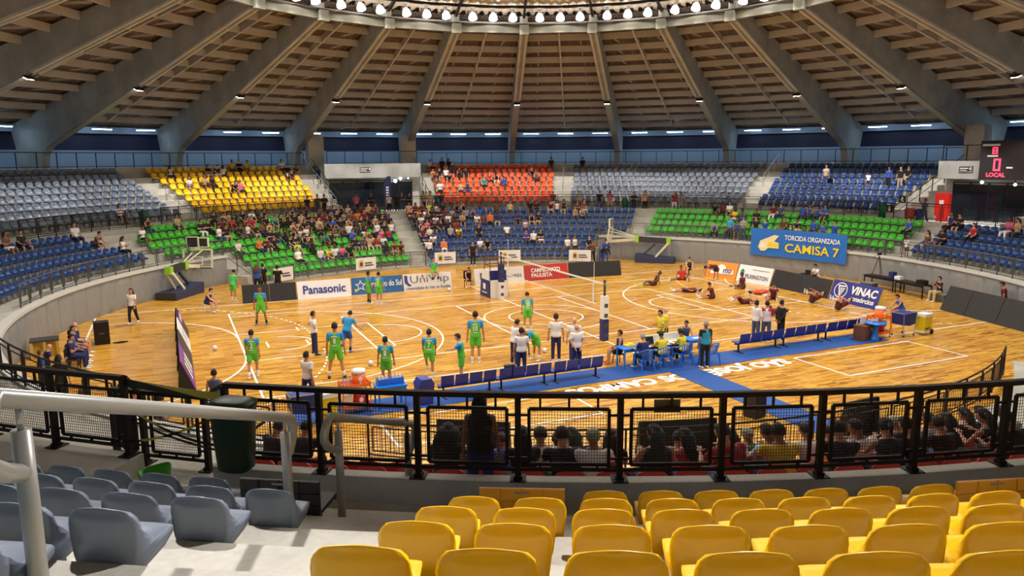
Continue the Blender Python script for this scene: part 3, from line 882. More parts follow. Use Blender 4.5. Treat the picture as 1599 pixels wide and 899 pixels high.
wall_sign(4.0, 32.94, 6.72, .95, .42, 'small black direction sign on the lintel left of the scoreboard')
for a, z, R, sz, lb in ((86.6, 5.75, 33.15, .15, 'larger bright lamp under the right end of the far lintel'), (85.8, 5.95, 33.15, .13, 'upper bright lamp under the right end of the far lintel'), (84.6, 5.95, 33.2, .07, 'smallest bright lamp at the right end of the far lintel'),
                    (2.2, 5.85, 33.2, .10, 'bright lamp under the lintel below the scoreboard'), (-1.6, 5.75, 33.2, .09, 'bright lamp under the lintel right of the scoreboard lettering')):
    g = empty('ceiling_lamp', pol(R, a, z), 0, lb, 'lamp')
    MB().ball((0, 0, 0), sz, 12, 8).build('globe', 'lamp_white', g, True); MB().bar((0, 0, sz * .8), (0, 0, 6.06 - z), .04).build('stem', 'dark_steel', g)
# feather flag in the tunnel
ff = empty('feather_flag', pol(30.6, 89.6, WALK), 0, 'tall navy feather flag standing in the far tunnel', 'flag')
ff.rotation_euler = (0, 0, radians(89.6 - 90))
MB().tube([(0, 0, 0), (0, 0, 2.2), (.08, 0, 2.75), (.45, 0, 3.05)], .018, 6).build('pole', 'dark_steel', ff)
MB().prism([(.03, .7), (.62, .7), (.66, 2.2), (.66, 3.02), (.40, 2.98), (.10, 2.70), (.03, 2.2)], 'y', -.012, .012).build('cloth', 'flag_navy', ff)
MB().box((0, 0, .03), (.5, .5, .06)).build('base', 'dark_steel', ff)
b = MB()
for i in range(5): b.box((.34, -.02, 1.2 + i * .22), (.22, .01, .13))
b.build('flag_marks', 'sign_white', ff)

# scoreboard over the right tunnel
sb = empty('scoreboard', pol(32.6, -1.0, 6.05), radians(-1.0) - pi / 2, 'large black electronic scoreboard with red digits over the right tunnel', 'scoreboard')
MB().box((1.2, -.12, 1.25), (5.6, .2, 2.5)).build('cabinet', 'scoreboard_black', sb)
def sb_mat(x, z): return Matrix.Translation((x, -.235, z)) @ Matrix.Rotation(pi / 2, 4, 'X')
def seg_digit(x, z, w, h, parent, name='digit'):
    t = w * .22; b = MB()
    for s in (-1, 1): b.box((x + s * (w - t) / 2, -.23, z), (t, .02, h))
    for s in (-1, 1): b.box((x, -.23, z + s * (h - t) / 2), (w, .02, t))
    b.build(name, 'led_red', parent); return b
seg_digit(-.62, 1.86, .34, .42, sb); MB().box((-.62, -.23, 1.86), (.3, .02, .09)).build('digit_bar', 'led_red', sb)
seg_digit(-.42, .96, .46, .78, sb)
put_text('LOCAL', 1.25, .26, sb_mat(-.45, .32), 'led_red', sb, .02)
MB().box((-.9, -.23, 2.22), (1.15, .02, .13)).box((-.75, -.23, 1.52), (.7, .02, .10)).box((.42, -.23, .78), (.40, .02, .10)).build('caption_strips', 'sign_white', sb)

# beside the right tunnel: hydrant cabinet, red and green bins, no-access signs
hy = empty('hydrant_cabinet', pol(31.6, 4.9, WALK), radians(4.9) - pi / 2, 'red fire hydrant cabinet on the wall of the right tunnel', 'cabinet')
MB().box((0, 0, 1.15), (.95, .3, 1.55)).box((0, 0, .19), (.7, .24, .38)).build('case', 'box_red', hy); MB().box((0, -.16, 1.15), (.8, .02, 1.35)).build('door', 'box_red', hy); MB().box((0, -.18, 1.3), (.3, .01, .3)).build('sticker', 'sign_white', hy)
def small_bin(az, R, z, m, label, h=.95, w=.5):
    g = empty('bin', pol(R, az, z), radians(az) + .1, label, 'bin')
    MB().lathe([(w * .38, 0), (w * .46, h * .8), (w * .47, h * .86)], n=14).build('bin_body', m, g, True)
    MB().lathe([(w * .50, h * .86), (w * .50, h * .9), (w * .36, h), (w * .05, h * 1.02)], n=14).build('lid', m, g, True)
mat('bin_red', srgb(176, 78, 66), 0.5); mat('bin_blue', srgb(38, 62, 110), 0.5); mat('bin_dkgreen', srgb(20, 90, 60), 0.45)
small_bin(5.6, 28.6, WALK, 'bin_red', 'faded red bin before the hydrant cabinet', 1.0, .75)
small_bin(4.7, 28.9, WALK, 'bin_blue', 'dark blue bin right of the faded red bin', .95, .5)
small_bin(8.2, 27.5, WALK, 'bin_dkgreen', 'dark green bin at the foot of the right tunnel stairs', 1.35, .55)
small_bin(130.2, 27.6, WALK, 'bin_dkgreen', 'dark green bin at the far left gap between grey seats and railing', 1.3, .6)
small_bin(49.5, 27.6, WALK, 'bin_dkgreen', 'dark green bin before the far middle grey seats', 1.1, .55)
for a, R, z, l in ((8.0, 29.6, 4.7, 'upper black square sign on the right stair rail'), (8.4, 28.5, 4.1, 'lower black square sign on the right stair rail')):
    g = empty('square_sign', pol(R, a, z), radians(a) - pi / 2, l, 'sign'); MB().box((0, 0, 0), (.5, .03, .5)).build('plate', 'sign_black', g); MB().box((0, -.02, .1), (.1, .01, .1)).box((0, -.02, -.06), (.18, .01, .2)).build('symbol', 'sign_white', g)
# ------------------------------------------------------------------ court markings (flat print on the floor)
LW = .075
def ribbon_line(pts, w=LW, m='white_line', z=.004, name='court_line'):
    vs = []; fs = []
    for i, p in enumerate(pts):
        a = pts[max(i - 1, 0)]; c = pts[min(i + 1, len(pts) - 1)]
        d = Vector((c[0] - a[0], c[1] - a[1])).normalized(); nx, ny = -d.y * w / 2, d.x * w / 2
        vs += [(p[0] + nx, p[1] + ny, z), (p[0] - nx, p[1] - ny, z)]
    for i in range(len(pts) - 1): fs.append((2 * i, 2 * i + 1, 2 * i + 3, 2 * i + 2))
    return MB().add(vs, fs).build(name, m, FLOOR, fix=False)
_lz = [0.003]
def line(*pts, w=LW, m='white_line'):
    _lz[0] += .00004; return ribbon_line(pts, w, m, _lz[0])
def arc(c, r, a0, a1, w=LW, m='white_line', n=48, dash=None):
    if dash:
        ln = radians(abs(a1 - a0)) * r; k = int(ln / dash)
        for i in range(0, k, 2):
            q0, q1 = a0 + (a1 - a0) * i / k, a0 + (a1 - a0) * (i + 1) / k
            line(*[(c[0] + r * cos(radians(q0 + (q1 - q0) * t / 2)), c[1] + r * sin(radians(q0 + (q1 - q0) * t / 2))) for t in range(3)], w=w, m=m)
        return
    line(*[(c[0] + r * cos(radians(a0 + (a1 - a0) * t / n)), c[1] + r * sin(radians(a0 + (a1 - a0) * t / n))) for t in range(n + 1)], w=w, m=m)
line((0, 10), (0, -10))
for y in (10, -10): line((-20, y), (18.6, y))
line((-20, 10), (-20, 1)); 
for s in (-1, 1):
    line((14 * s, -7.5), (14 * s, 7.5)); line((-14, 7.5 * s), (14, 7.5 * s))
    line((9 * s, -4.5), (9 * s, 4.5)); line((-9, 4.5 * s), (9, 4.5 * s)); line((3 * s, -4.5), (3 * s, 4.5))
    line((8.2 * s, -2.45), (8.2 * s, 2.45))
    for t in (-1, 1):
        line((8.2 * s, 2.45 * t), (14 * s, 2.45 * t)); line((14 * s, 6.6 * t), (11 * s, 6.6 * t))
    a = 78
    if s > 0:
        arc((12.425, 0), 6.75, 180 - a, 180 + a); arc((8.2, 0), 1.8, 90, 270)
        arc((20, 1.5), 6, 90, 180, w=.08); arc((20, -1.5), 6, 180, 270, w=.08); line((14.0, 1.5), (14.0, -1.5), w=.08)
        arc((20, 1.5), 9, 110, 180, dash=.22); arc((20, -1.5), 9, 180, 245, dash=.22)
    else:
        arc((-12.425, 0), 6.75, -a, a); arc((-8.2, 0), 1.8, -90, 90)
        arc((-20, 1.5), 6, 0, 90, w=.08); arc((-20, -1.5), 6, -90, 0, w=.08); line((-14.0, 1.5), (-14.0, -1.5), w=.08)
        arc((-20, 1.5), 9, 0, 70, dash=.22); arc((-20, -1.5), 9, -65, 0, dash=.22)
        arc((-12.425, 0), 1.25, -90, 90)
    line((13 * s, -.5), (13 * s, .5)); line((11.4 * s, 2.2), (11.4 * s, 2.9)); line((11.4 * s, -.6), (11.4 * s, .2))
arc((0, 0), 1.8, 0, 360); arc((0, 0), 3.0, 0, 360)
line((-9, 4.5), (-9.6, 6.2), m='yellow_line', w=.04); line((-7.6, -5.0), (-6.4, -7.2), m='yellow_line', w=.04); line((-4.7, 5.2), (-6.2, 6.9), m='yellow_line', w=.04)
line((5.0, -11.08), (11.25, -11.08), (11.25, -11.12)); line((11.2, -11.08), (11.2, -13.7)); line((11.2, -13.7), (5, -13.7)); line((5, -13.7), (5, -11.08))
line((-4.88, -11.3), (-4.88, -13.42)); line((-4.88, -13.42), (-11.2, -13.42)); line((-11.2, -13.42), (-11.2, -11.2)); line((-11.2, -11.2), (-4.88, -11.2))

# blue matting and the big floor lettering
def mat_strip(name, x0, x1, y0, y1, z, label):
    b = MB().box(((x0 + x1) / 2, (y0 + y1) / 2, z / 2 + .003), (x1 - x0, y1 - y0, z))
    return tag(b.build(name, 'blue_mat'), label, 'mat')
mat_strip('blue_mat', -13.4, 10.7, -10.62, -9.15, .012, 'long blue mat strip under the team benches and scorers')
mat_strip('blue_mat', -.42, .80, -17.6, -10.64, .012, 'blue mat strip running from the scorers towards us')
o = put_text('SÃO JOSÉ DOS CAMPOS', 9.4, 1.1, Matrix.Translation((-.2, -11.22, .005)) @ Matrix.Rotation(pi, 4, 'Z'), 'white_line', FLOOR, .045, 'floor_lettering', ext=.001)

# ------------------------------------------------------------------ advertising boards
mat('ad_navy', srgb(40, 48, 140), 0.45); mat('ad_blue', srgb(24, 98, 160), 0.45); mat('ad_red', srgb(196, 46, 40), 0.45)
mat('ad_orange', srgb(244, 150, 40), 0.45); mat('ad_white', srgb(240, 240, 244), 0.45); mat('print_blue', srgb(34, 54, 140), 0.5)
mat('print_grey', srgb(70, 72, 80), 0.5); mat('print_white', srgb(246, 246, 240), 0.5); mat('print_green', srgb(50, 130, 60), 0.5)
mat('print_yellow', srgb(248, 214, 40), 0.5); mat('print_red', srgb(214, 40, 50), 0.5); mat('ad_purple', srgb(126, 62, 150), 0.45); mat('ad_dark', srgb(58, 54, 60), 0.5)
mat('print_cream', srgb(240, 226, 170), 0.5)
def ad_board(p, q, label, face, h=.95, lean=.26, depth=.5, edge='yellow_ply', group=None, splits=1, name='advertising_board'):
    """prism board from base corner p (left as seen from the court) to q; face looks to the right hand of q-p"""
    p, q = Vector((*p, 0)), Vector((*q, 0)); L = (q - p).length - .02; ang = atan2(q.y - p.y, q.x - p.x)
    root = empty(name, (p + q) / 2, ang, label, 'board', group)
    s = L / splits
    for k in range(splits):
        x0 = -L / 2 + k * s + .008; x1 = x0 + s - .016
        MB().prism([(.03, 0), (lean + .03, h), (lean + .06, h), (.06, 0)], 'x', x0, x1).build('panel', face, root)
    MB().prism([(.065, 0), (lean + .065, h - .01), (lean + .09, h - .01), (depth, .02), (depth, 0)], 'x', -L / 2 + .02, -L / 2 + .05).build('side_cheek', edge, root)
    MB().prism([(.065, 0), (lean + .065, h - .01), (lean + .09, h - .01), (depth, .02), (depth, 0)], 'x', L / 2 - .05, L / 2 - .02).build('side_cheek', edge, root)
    MB().box((0, depth - .06, .06), (L - .12, .03, .06)).build('back_rail', edge, root)
    sl = math.atan2(lean, h)
    def M(x, t, off=.022):   # t = 0..1 up the face
        return Matrix.Translation((x, .03 + lean * t - off * cos(sl), h * t + off * sin(sl))) @ Matrix.Rotation(pi / 2 - sl, 4, 'X')
    return root, L, M
def flat(parent, poly, M, m, name='print', th=.004):
    """flat printed shape (polygon in face coordinates)"""
    n = len(poly); vs = [(x, y, 0) for x, y in poly] + [(x, y, th) for x, y in poly]
    b = MB().add(vs, [tuple(range(n))[::-1], tuple(range(n, 2 * n))] + [(i, (i + 1) % n, (i + 1) % n + n, i + n) for i in range(n)])
    b.v = [tuple(M @ Vector(v)) for v in b.v]
    return b.build(name, m, parent)
def ring_poly(parent, cx, cy, rx, ry, w, M, m, n=28, name='print'):
    vs = []; fs = []
    for k in range(n):
        a = 2 * pi * k / n
        vs += [M @ Vector((cx + rx * cos(a), cy + ry * sin(a), .003)), M @ Vector((cx + (rx - w) * cos(a), cy + (ry - w) * sin(a), .003))]
    for k in range(n):
        j = (k + 1) % n; fs.append((2 * k, 2 * k + 1, 2 * j + 1, 2 * j))
    return MB().add(vs, fs).build(name, m, parent, fix=False)
def star(cx, cy, r, r2, n=5, rot=pi / 2):
    return [(cx + (r if k % 2 == 0 else r2) * cos(rot + pi * k / n), cy + (r if k % 2 == 0 else r2) * sin(rot + pi * k / n)) for k in range(2 * n)]

ad_board((-13.1, 10.12), (-10.25, 10.05), 'plain black board at the left end of the far row', 'black_board', splits=2)
r, L, M = ad_board((-10.22, 10.05), (-7.22, 10.04), 'white board reading Panasonic in blue', 'ad_white')
put_text('Panasonic', 2.35, .48, M(0, .5), 'print_blue', r, .022)
r, L, M = ad_board((-7.2, 10.04), (-4.22, 9.95), 'blue board with a star outline, two players before it', 'ad_blue')
put_text('Cruzeiro do Sul', 2.0, .34, M(.42, .58), 'print_white', r, .012)
flat(r, star(-.98, 0, .34, .15), M(0, .52, .024), 'print_white', 'star'); flat(r, star(-.98, 0, .25, .10), M(0, .52, .029), 'ad_blue', 'star_centre')
flat(r, star(-1.26, -.26, .13, .05), M(0, .52, .024), 'print_yellow', 'small_star'); flat(r, star(-.62, -.28, .14, .05), M(0, .52, .024), 'print_yellow', 'small_star')
r, L, M = ad_board((-4.2, 9.95), (-1.22, 9.9), 'white board reading UniVap in thin grey letters', 'white_board')
put_text('UniVap', 2.35, .56, M(.12, .6), 'print_grey', r, -.012); put_text('Universidade do Vale do Paraíba', 2.7, .16, M(0, .15), 'print_grey', r, .006)
flat(r, [(-1.4, .42), (-1.22, .42), (-1.22, .05), (-1.1, -.12), (-1.02, -.12), (-1.02, -.2), (-1.2, -.2), (-1.4, .0)], M(0, .5, .023), 'print_blue', 'print'); flat(r, [(-.36, .30), (-.24, .30), (-.24, .40), (-.36, .40)], M(0, .5, .023), 'print_red', 'print')
r, L, M = ad_board((.35, 10.2), (3.70, 10.15), 'white board half hidden behind the referee stand', 'white_board')
put_text('LORES', .95, .17, M(1.0, .42), 'print_grey', r, .0); flat(r, [(-1.3, -.2), (-1.1, -.2), (-1.1, .22), (-1.3, .22)], M(0, .5, .023), 'print_grey')
r, L, M = ad_board((3.72, 10.15), (6.78, 10.1), 'red board reading CAMPEONATO PAULISTA', 'ad_red')
put_text('CAMPEONATO', 2.05, .27, M(-.05, .66), 'print_white', r, .03); put_text('PAULISTA', 1.45, .26, M(-.35, .34), 'print_white', r, .03)
ad_board((6.8, 10.1), (10.45, 9.6), 'plain black board at the right end of the far row', 'black_board', splits=2)
r, L, M = ad_board((15.02, 6.95), (15.62, 4.72), 'orange board with a white and blue logo, a player bending before it', 'ad_orange', 1.0, .36, .62)
flat(r, [(-.85, -.1), (-.7, .2), (-.3, .22), (-.05, .36), (.25, .28), (.35, .05), (.9, .02), (.92, -.22), (-.2, -.28), (-.75, -.3)], M(0, .52, .023), 'print_white')
put_text('mo', .62, .26, M(.48, .46, .028), 'print_blue', r, .03); put_text('pro', .6, .22, M(-.4, .5, .028), 'print_blue', r, .03)
r, L, M = ad_board((15.64, 4.7), (15.92, 2.05), 'white board reading PILKINGTON beside the orange board', 'ad_white', 1.0, .36, .62)
put_text('PILKINGTON', 1.75, .26, M(.22, .36), 'print_grey', r, .006); ring_poly(r, -.95, .02, .15, .24, .06, M(0, .5, .023), 'print_green'); flat(r, [(-1.0, -.2), (-.9, -.2), (-.9, .22), (-1.0, .22)], M(0, .5, .023), 'print_green'); flat(r, [(-.2, .28), (1.1, .28), (1.1, .31), (-.2, .31)], M(0, .5, .023), 'print_grey')
ad_board((15.93, 2.03), (15.74, -2.5), 'long plain black board between the white and the blue right boards', 'black_board', 1.0, .36, .62, splits=2)
r, L, M = ad_board((15.74, -2.55), (15.46, -5.85), 'blue board reading VINAC consórcios at the right', 'ad_navy', 1.08, .38, .65)
put_text('VINAC', 1.75, .44, M(.62, .66), 'print_white', r, .035, shear=.12); put_text('consórcios', 1.6, .26, M(.62, .28), 'print_white', r, .025, shear=.12)
ring_poly(r, -.95, .03, .46, .42, .05, M(0, .52, .023), 'print_white'); flat(r, [(-1.2, .3), (-.66, .3), (-.74, .22), (-1.12, .22)], M(0, .52, .024), 'print_white'); flat(r, [(-1.2, .28), (-1.12, .28), (-.9, -.3), (-.97, -.3)], M(0, .52, .024), 'print_white')
for k in range(5): flat(r, [(-1.04 + k * .03, .16 - k * .09), (-.66 - k * .045, .16 - k * .09), (-.68 - k * .045, .11 - k * .09), (-1.02 + k * .03, .11 - k * .09)], M(0, .52, .024), 'print_white')
rb = [(18.45, -7.1), (18.08, -8.62), (17.60, -10.45), (17.1, -12.4), (16.5, -14.4)]
for i in range(4): ad_board(rb[i], rb[i + 1], 'tall plain black board on the right, %s of its row' % (['farthest', 'second', 'third', 'nearest'][i]), 'black_board', 1.2, .5, .85)
lb = [((-21.75, 5.55), (-20.75, 8.15)), ((-20.74, 8.2), (-19.95, 10.75)), ((-18.95, 13.0), (-17.95, 14.2))]
for i, (p, q) in enumerate(lb): ad_board(p, q, ['black board leaning on the left wall, nearest to us', 'black board leaning on the left wall, second from us', 'black board leaning on the left wall beside the hoop'][i], 'black_board', 1.25, .5, .7)
pb = [4.6, 2.3, -.2, -2.7, -5.6]
for i in range(4):
    r, L, M = ad_board((-15.9, pb[i + 1]), (-15.9, pb[i]), ['grey and purple upright board, farthest of the edge-on row', 'white board with thin purple lettering in the edge-on row', 'dark grey board in the middle of the edge-on row', 'purple board with white lettering, nearest of the edge-on row'][i], ['ad_dark', 'ad_white', 'ad_dark', 'ad_purple'][i], 1.05, .42, .6, 'black_board')
    if i == 0:
        flat(r, [(-L / 2, .12), (L / 2, .12), (L / 2, .5), (-L / 2, .5)], M(0, .5, .023), 'ad_purple')
        for k in range(3): flat(r, [(-.7 + k * .6, .2), (-.4 + k * .6, .2), (-.4 + k * .6, .4), (-.7 + k * .6, .4)], M(0, .5, .028), 'print_white')
    if i == 1: 
        for k in range(5): ring_poly(r, -.8 + .4 * k, 0, .2, .22, .03, M(0, .5, .024), 'ad_purple')
    if i == 3:
        for k in range(3): flat(r, [(-1.0 + k * .75, -.3), (-.6 + k * .75, -.3), (-.55 + k * .75, .3), (-.95 + k * .75, .3)], M(0, .5, .024), 'print_white')
for i, (a0, a1) in enumerate(((-109.9, -103.4), (-91.6, -87.6), (-125.5, -119.5))):
    ad_board(tuple(pol(18.05, a1))[:2], tuple(pol(18.05, a0))[:2], ['black board back seen through the fence in the middle', 'black board back seen through the fence at the right', 'black board back seen through the fence at the left'][i], 'black_board', 1.2, .3, .5, 'black_board')

# banners on the far railing
def rail_banner(az, w, label, R=18.86, z=.22, h=.82):
    g = empty('rail_banner', pol(R, az, z), radians(az) - pi / 2, label, 'banner', 'white banners on the far railing')
    b = MB(); vs = []; fs = []; n = 10
    for i in range(n + 1):
        for j in (0, 1): vs.append((-w / 2 + w * i / n, -.02 - .012 * sin(i * 1.9 + j), h * j))
    for i in range(n): fs.append((2 * i, 2 * i + 2, 2 * i + 3, 2 * i + 1))
    nv = len(vs); vs += [(x, y + .012, z_) for x, y, z_ in vs]; fs += [tuple(k + nv for k in f[::-1]) for f in fs]
    b.add(vs, fs).build('cloth', 'white_board', g, fix=False)
    MM = Matrix.Translation((0, -.045, h * .5)) @ Matrix.Rotation(pi / 2, 4, 'X')
    flat(g, [(-.52, -.22), (-.2, -.22), (-.2, .2), (-.36, .28), (-.52, .2)], MM, 'yellow_ply', 'emblem'); flat(g, [(-.46, -.14), (-.26, -.14), (-.26, .12), (-.46, .12)], Matrix.Translation((0, -.006, 0)) @ MM, 'print_grey', 'emblem')
    for k in range(2): flat(g, [(-.1, .08 - .16 * k), (.55 - .1 * (1 - k), .08 - .16 * k), (.55 - .1 * (1 - k), .0 - .16 * k), (-.1, .0 - .16 * k)], MM, 'print_grey', 'caption')
rail_banner(122.6, 1.5, 'white banner with crest on the far railing, leftmost'); rail_banner(103.5, 1.5, 'white banner with crest on the far railing, second from the left')
rail_banner(85.6, 1.55, 'white banner with crest on the far railing below the blue seats'); rail_banner(71.2, 1.6, 'white banner with crest behind the referee stand'); rail_banner(55.6, 1.6, 'white banner with crest at the right end of the far railing')

# supporters' banner on the right wall
sb2 = empty('supporters_banner', pol(21.86, 13.7, 1.0), radians(13.7) - pi / 2, 'large blue supporters banner reading TORCIDA ORGANIZADA CAMISA 7', 'banner')
w, h = 6.9, 1.85
vs = []; fs = []; nx, nz = 24, 5
mat('banner_blue', srgb(36, 112, 200), 0.55)
for i in range(nx + 1):
    for j in range(nz + 1):
        x = -w / 2 + w * i / nx; a = 13.7 - degrees(x / 21.8)
        P = pol(21.84, a, .95 + .02 * sin(i) + h * j / nz)
        vs.append(P)
for i in range(nx):
    for j in range(nz):
        fs.append((i * (nz + 1) + j, (i + 1) * (nz + 1) + j, (i + 1) * (nz + 1) + j + 1, i * (nz + 1) + j + 1))
nv = len(vs); vs = vs + [v + Vector((v.x, v.y, 0)).normalized() * .012 for v in vs]; fs += [tuple(k + nv for k in f[::-1]) for f in fs]
MI = (Matrix.Translation(pol(21.86, 13.7, 1.0)) @ Matrix.Rotation(radians(13.7) - pi / 2, 4, 'Z')).inverted()
MB().add([MI @ v for v in vs], fs).build('cloth', 'banner_blue', sb2, fix=False)
def bent(o):   # wrap flat lettering (local XZ) round the wall
    for v in o.data.vertices:
        a = radians(13.7) - v.co.x / 21.8; r = 21.80 + v.co.y
        q = MI @ Vector((r * cos(a), r * sin(a), v.co.z + 1.0)); v.co = q
SM = lambda x, z: Matrix.Translation((x, 0, z)) @ Matrix.Rotation(pi / 2, 4, 'X')
bent(put_text('TORCIDA ORGANIZADA', 4.0, .32, SM(1.0, 1.30), 'print_white', sb2, .015)); bent(put_text('CAMISA 7', 3.9, .58, SM(1.0, .62), 'print_yellow', sb2, .018))
for poly, m in (([(-2.9, .55), (-2.7, .3), (-2.4, .3), (-2.15, .52), (-1.4, .52), (-1.4, .9), (-1.75, .98), (-1.4, 1.38), (-1.75, 1.42), (-2.75, .98)], 'print_cream'), ([(-2.2, .62), (-1.45, .62), (-1.45, .86), (-2.2, .92)], 'print_yellow'), ([(-2.72, .5), (-2.42, .5), (-2.35, .7), (-2.5, .86), (-2.72, .8)], 'print_white')):
    o = flat(sb2, poly, SM(0, 0) if m == 'print_cream' else Matrix.Translation((0, -.01, 0)) @ SM(0, 0), m, 'emblem'); bent(o)

# ------------------------------------------------------------------ volleyball net, posts, referee stand
mat('net_white', srgb(236, 236, 230), 0.5); mat('pad_navy', srgb(38, 44, 110), 0.5); mat('net_cord', srgb(60, 56, 50), 0.7)
mat('chair_blue', srgb(24, 116, 226), 0.35); mat('bench_blue', srgb(34, 52, 150), 0.4); mat('table_blue', srgb(30, 128, 232), 0.35); mat('cooler_orange', srgb(246, 124, 44), 0.4); mat('cooler_white', srgb(235, 238, 238), 0.35)
mat('cart_blue', srgb(30, 48, 130), 0.6); mat('cooler_yellow', srgb(226, 206, 30), 0.4); mat('brown_wood', srgb(110, 66, 42), 0.6); mat('bottle_clear', srgb(205, 205, 220), 0.2); mat('dark_cloth', srgb(30, 28, 34), 0.8)
for y, lab in ((-5.42, 'padded volleyball post near the scorers table'), (5.42, 'padded volleyball post in front of the referee stand')):
    g = empty('net_post', (0, y, 0), 0, lab, 'post')
    MB().tube([(0, 0, 0), (0, 0, 2.58)], .05, 10).build('pole', 'dark_steel', g, True)
    MB().box((0, 0, 1.42), (.27, .27, .98)).build('upper_pad', 'net_white' if y < 0 else 'pad_navy', g); MB().box((0, 0, .46), (.28, .28, .92)).build('lower_pad', 'pad_navy' if y < 0 else 'net_white', g)
    b = MB()
    for k in range(4): b.box((0, -.145 if y < 0 else -.145, .25 + .42 * k), (.16, .01, .16))
    b.build('pad_print', 'print_grey', g)
    MB().box((0, 0, 2.4), (.08, .12, .1)).build('winch', 'galvanised', g)
nt_ = empty('volleyball_net', (0, 0, 1.43), 0, 'volleyball net with white bands across the centre of the court', 'net')
MB().bar((0, -5.3, .97), (0, 5.3, .97), .025, .075).build('top_band', 'net_white', nt_); MB().bar((0, -4.75, .02), (0, 4.75, .02), .02, .05).build('bottom_band', 'net_white', nt_)
b = MB()
for k in range(0, 96): b.bar((0, -4.75 + .1 * k, .02), (0, -4.75 + .1 * k, .95), .003)
for k in range(1, 10): b.bar((0, -4.75, .1 * k), (0, 4.75, .1 * k), .003)
stuff(b.build('net_cords', 'net_cord', nt_, fix=False))
for y in (-4.5, 4.5):
    MB().bar((0, y, .0), (0, y, .95), .02, .06).build('side_band', 'net_white', nt_); MB().tube([(0.02, y, 0.05), (0.02, y, 1.8)], .012, 6).build('antenna', 'net_white', nt_)
rs = empty('referee_stand', (.02, 6.45, 0), 0, 'padded referee stand with navy and white sides behind the far post', 'stand')
for s in (-1, 1):
    MB().prism([(-.72, 0), (.72, 0), (.55, .95), (-.55, .95)], 'x', s * .55 - .03, s * .55 + .03).build('lower_side_pad', 'pad_navy', rs); MB().prism([(-.55, .97), (.55, .97), (.44, 1.5), (-.44, 1.5)], 'x', s * .52 - .03, s * .52 + .03).build('upper_side_pad', 'net_white', rs)
MB().prism([(-.53, .0), (.53, .0), (.53, .95), (-.53, .95)], 'y', -.74, -.69).build('lower_front_pad', 'net_white', rs); MB().prism([(-.5, .97), (.5, .97), (.48, 1.5), (-.48, 1.5)], 'y', -.58, -.53).build('upper_front_pad', 'pad_navy', rs)
flat(rs, [(-.2, -.02), (.16, -.02), (.16, .3), (-.2, .3)], Matrix.Translation((-.595, 0, .45)) @ Matrix.Rotation(-pi / 2, 4, 'Z') @ Matrix.Rotation(pi / 2, 4, 'X'), 'print_white', 'pad_print')
flat(rs, [(-.35, 0), (.35, 0), (.35, .06), (-.35, .06)], Matrix.Translation((-.595, 0, .22)) @ Matrix.Rotation(-pi / 2, 4, 'Z') @ Matrix.Rotation(pi / 2, 4, 'X'), 'print_white', 'pad_print')
b = MB()
for x in (-.42, .42):
    for y in (-.4, .4): b.bar((x, y, 0), (x, y, 2.15), .04)
for x in (-.42, .42): b.bar((x, -.4, 2.15), (x, .4, 2.15), .04); b.bar((x, -.4, 1.75), (x, .4, 1.75), .04)
for y in (-.4, .4): b.bar((-.42, y, 2.15), (.42, y, 2.15), .04); b.bar((-.42, y, 1.75), (.42, y, 1.75), .04)
b.build('guard_frame', 'brown_wood', rs); MB().box((0, 0, 1.3), (.84, .8, .05)).build('platform', 'brown_wood', rs)

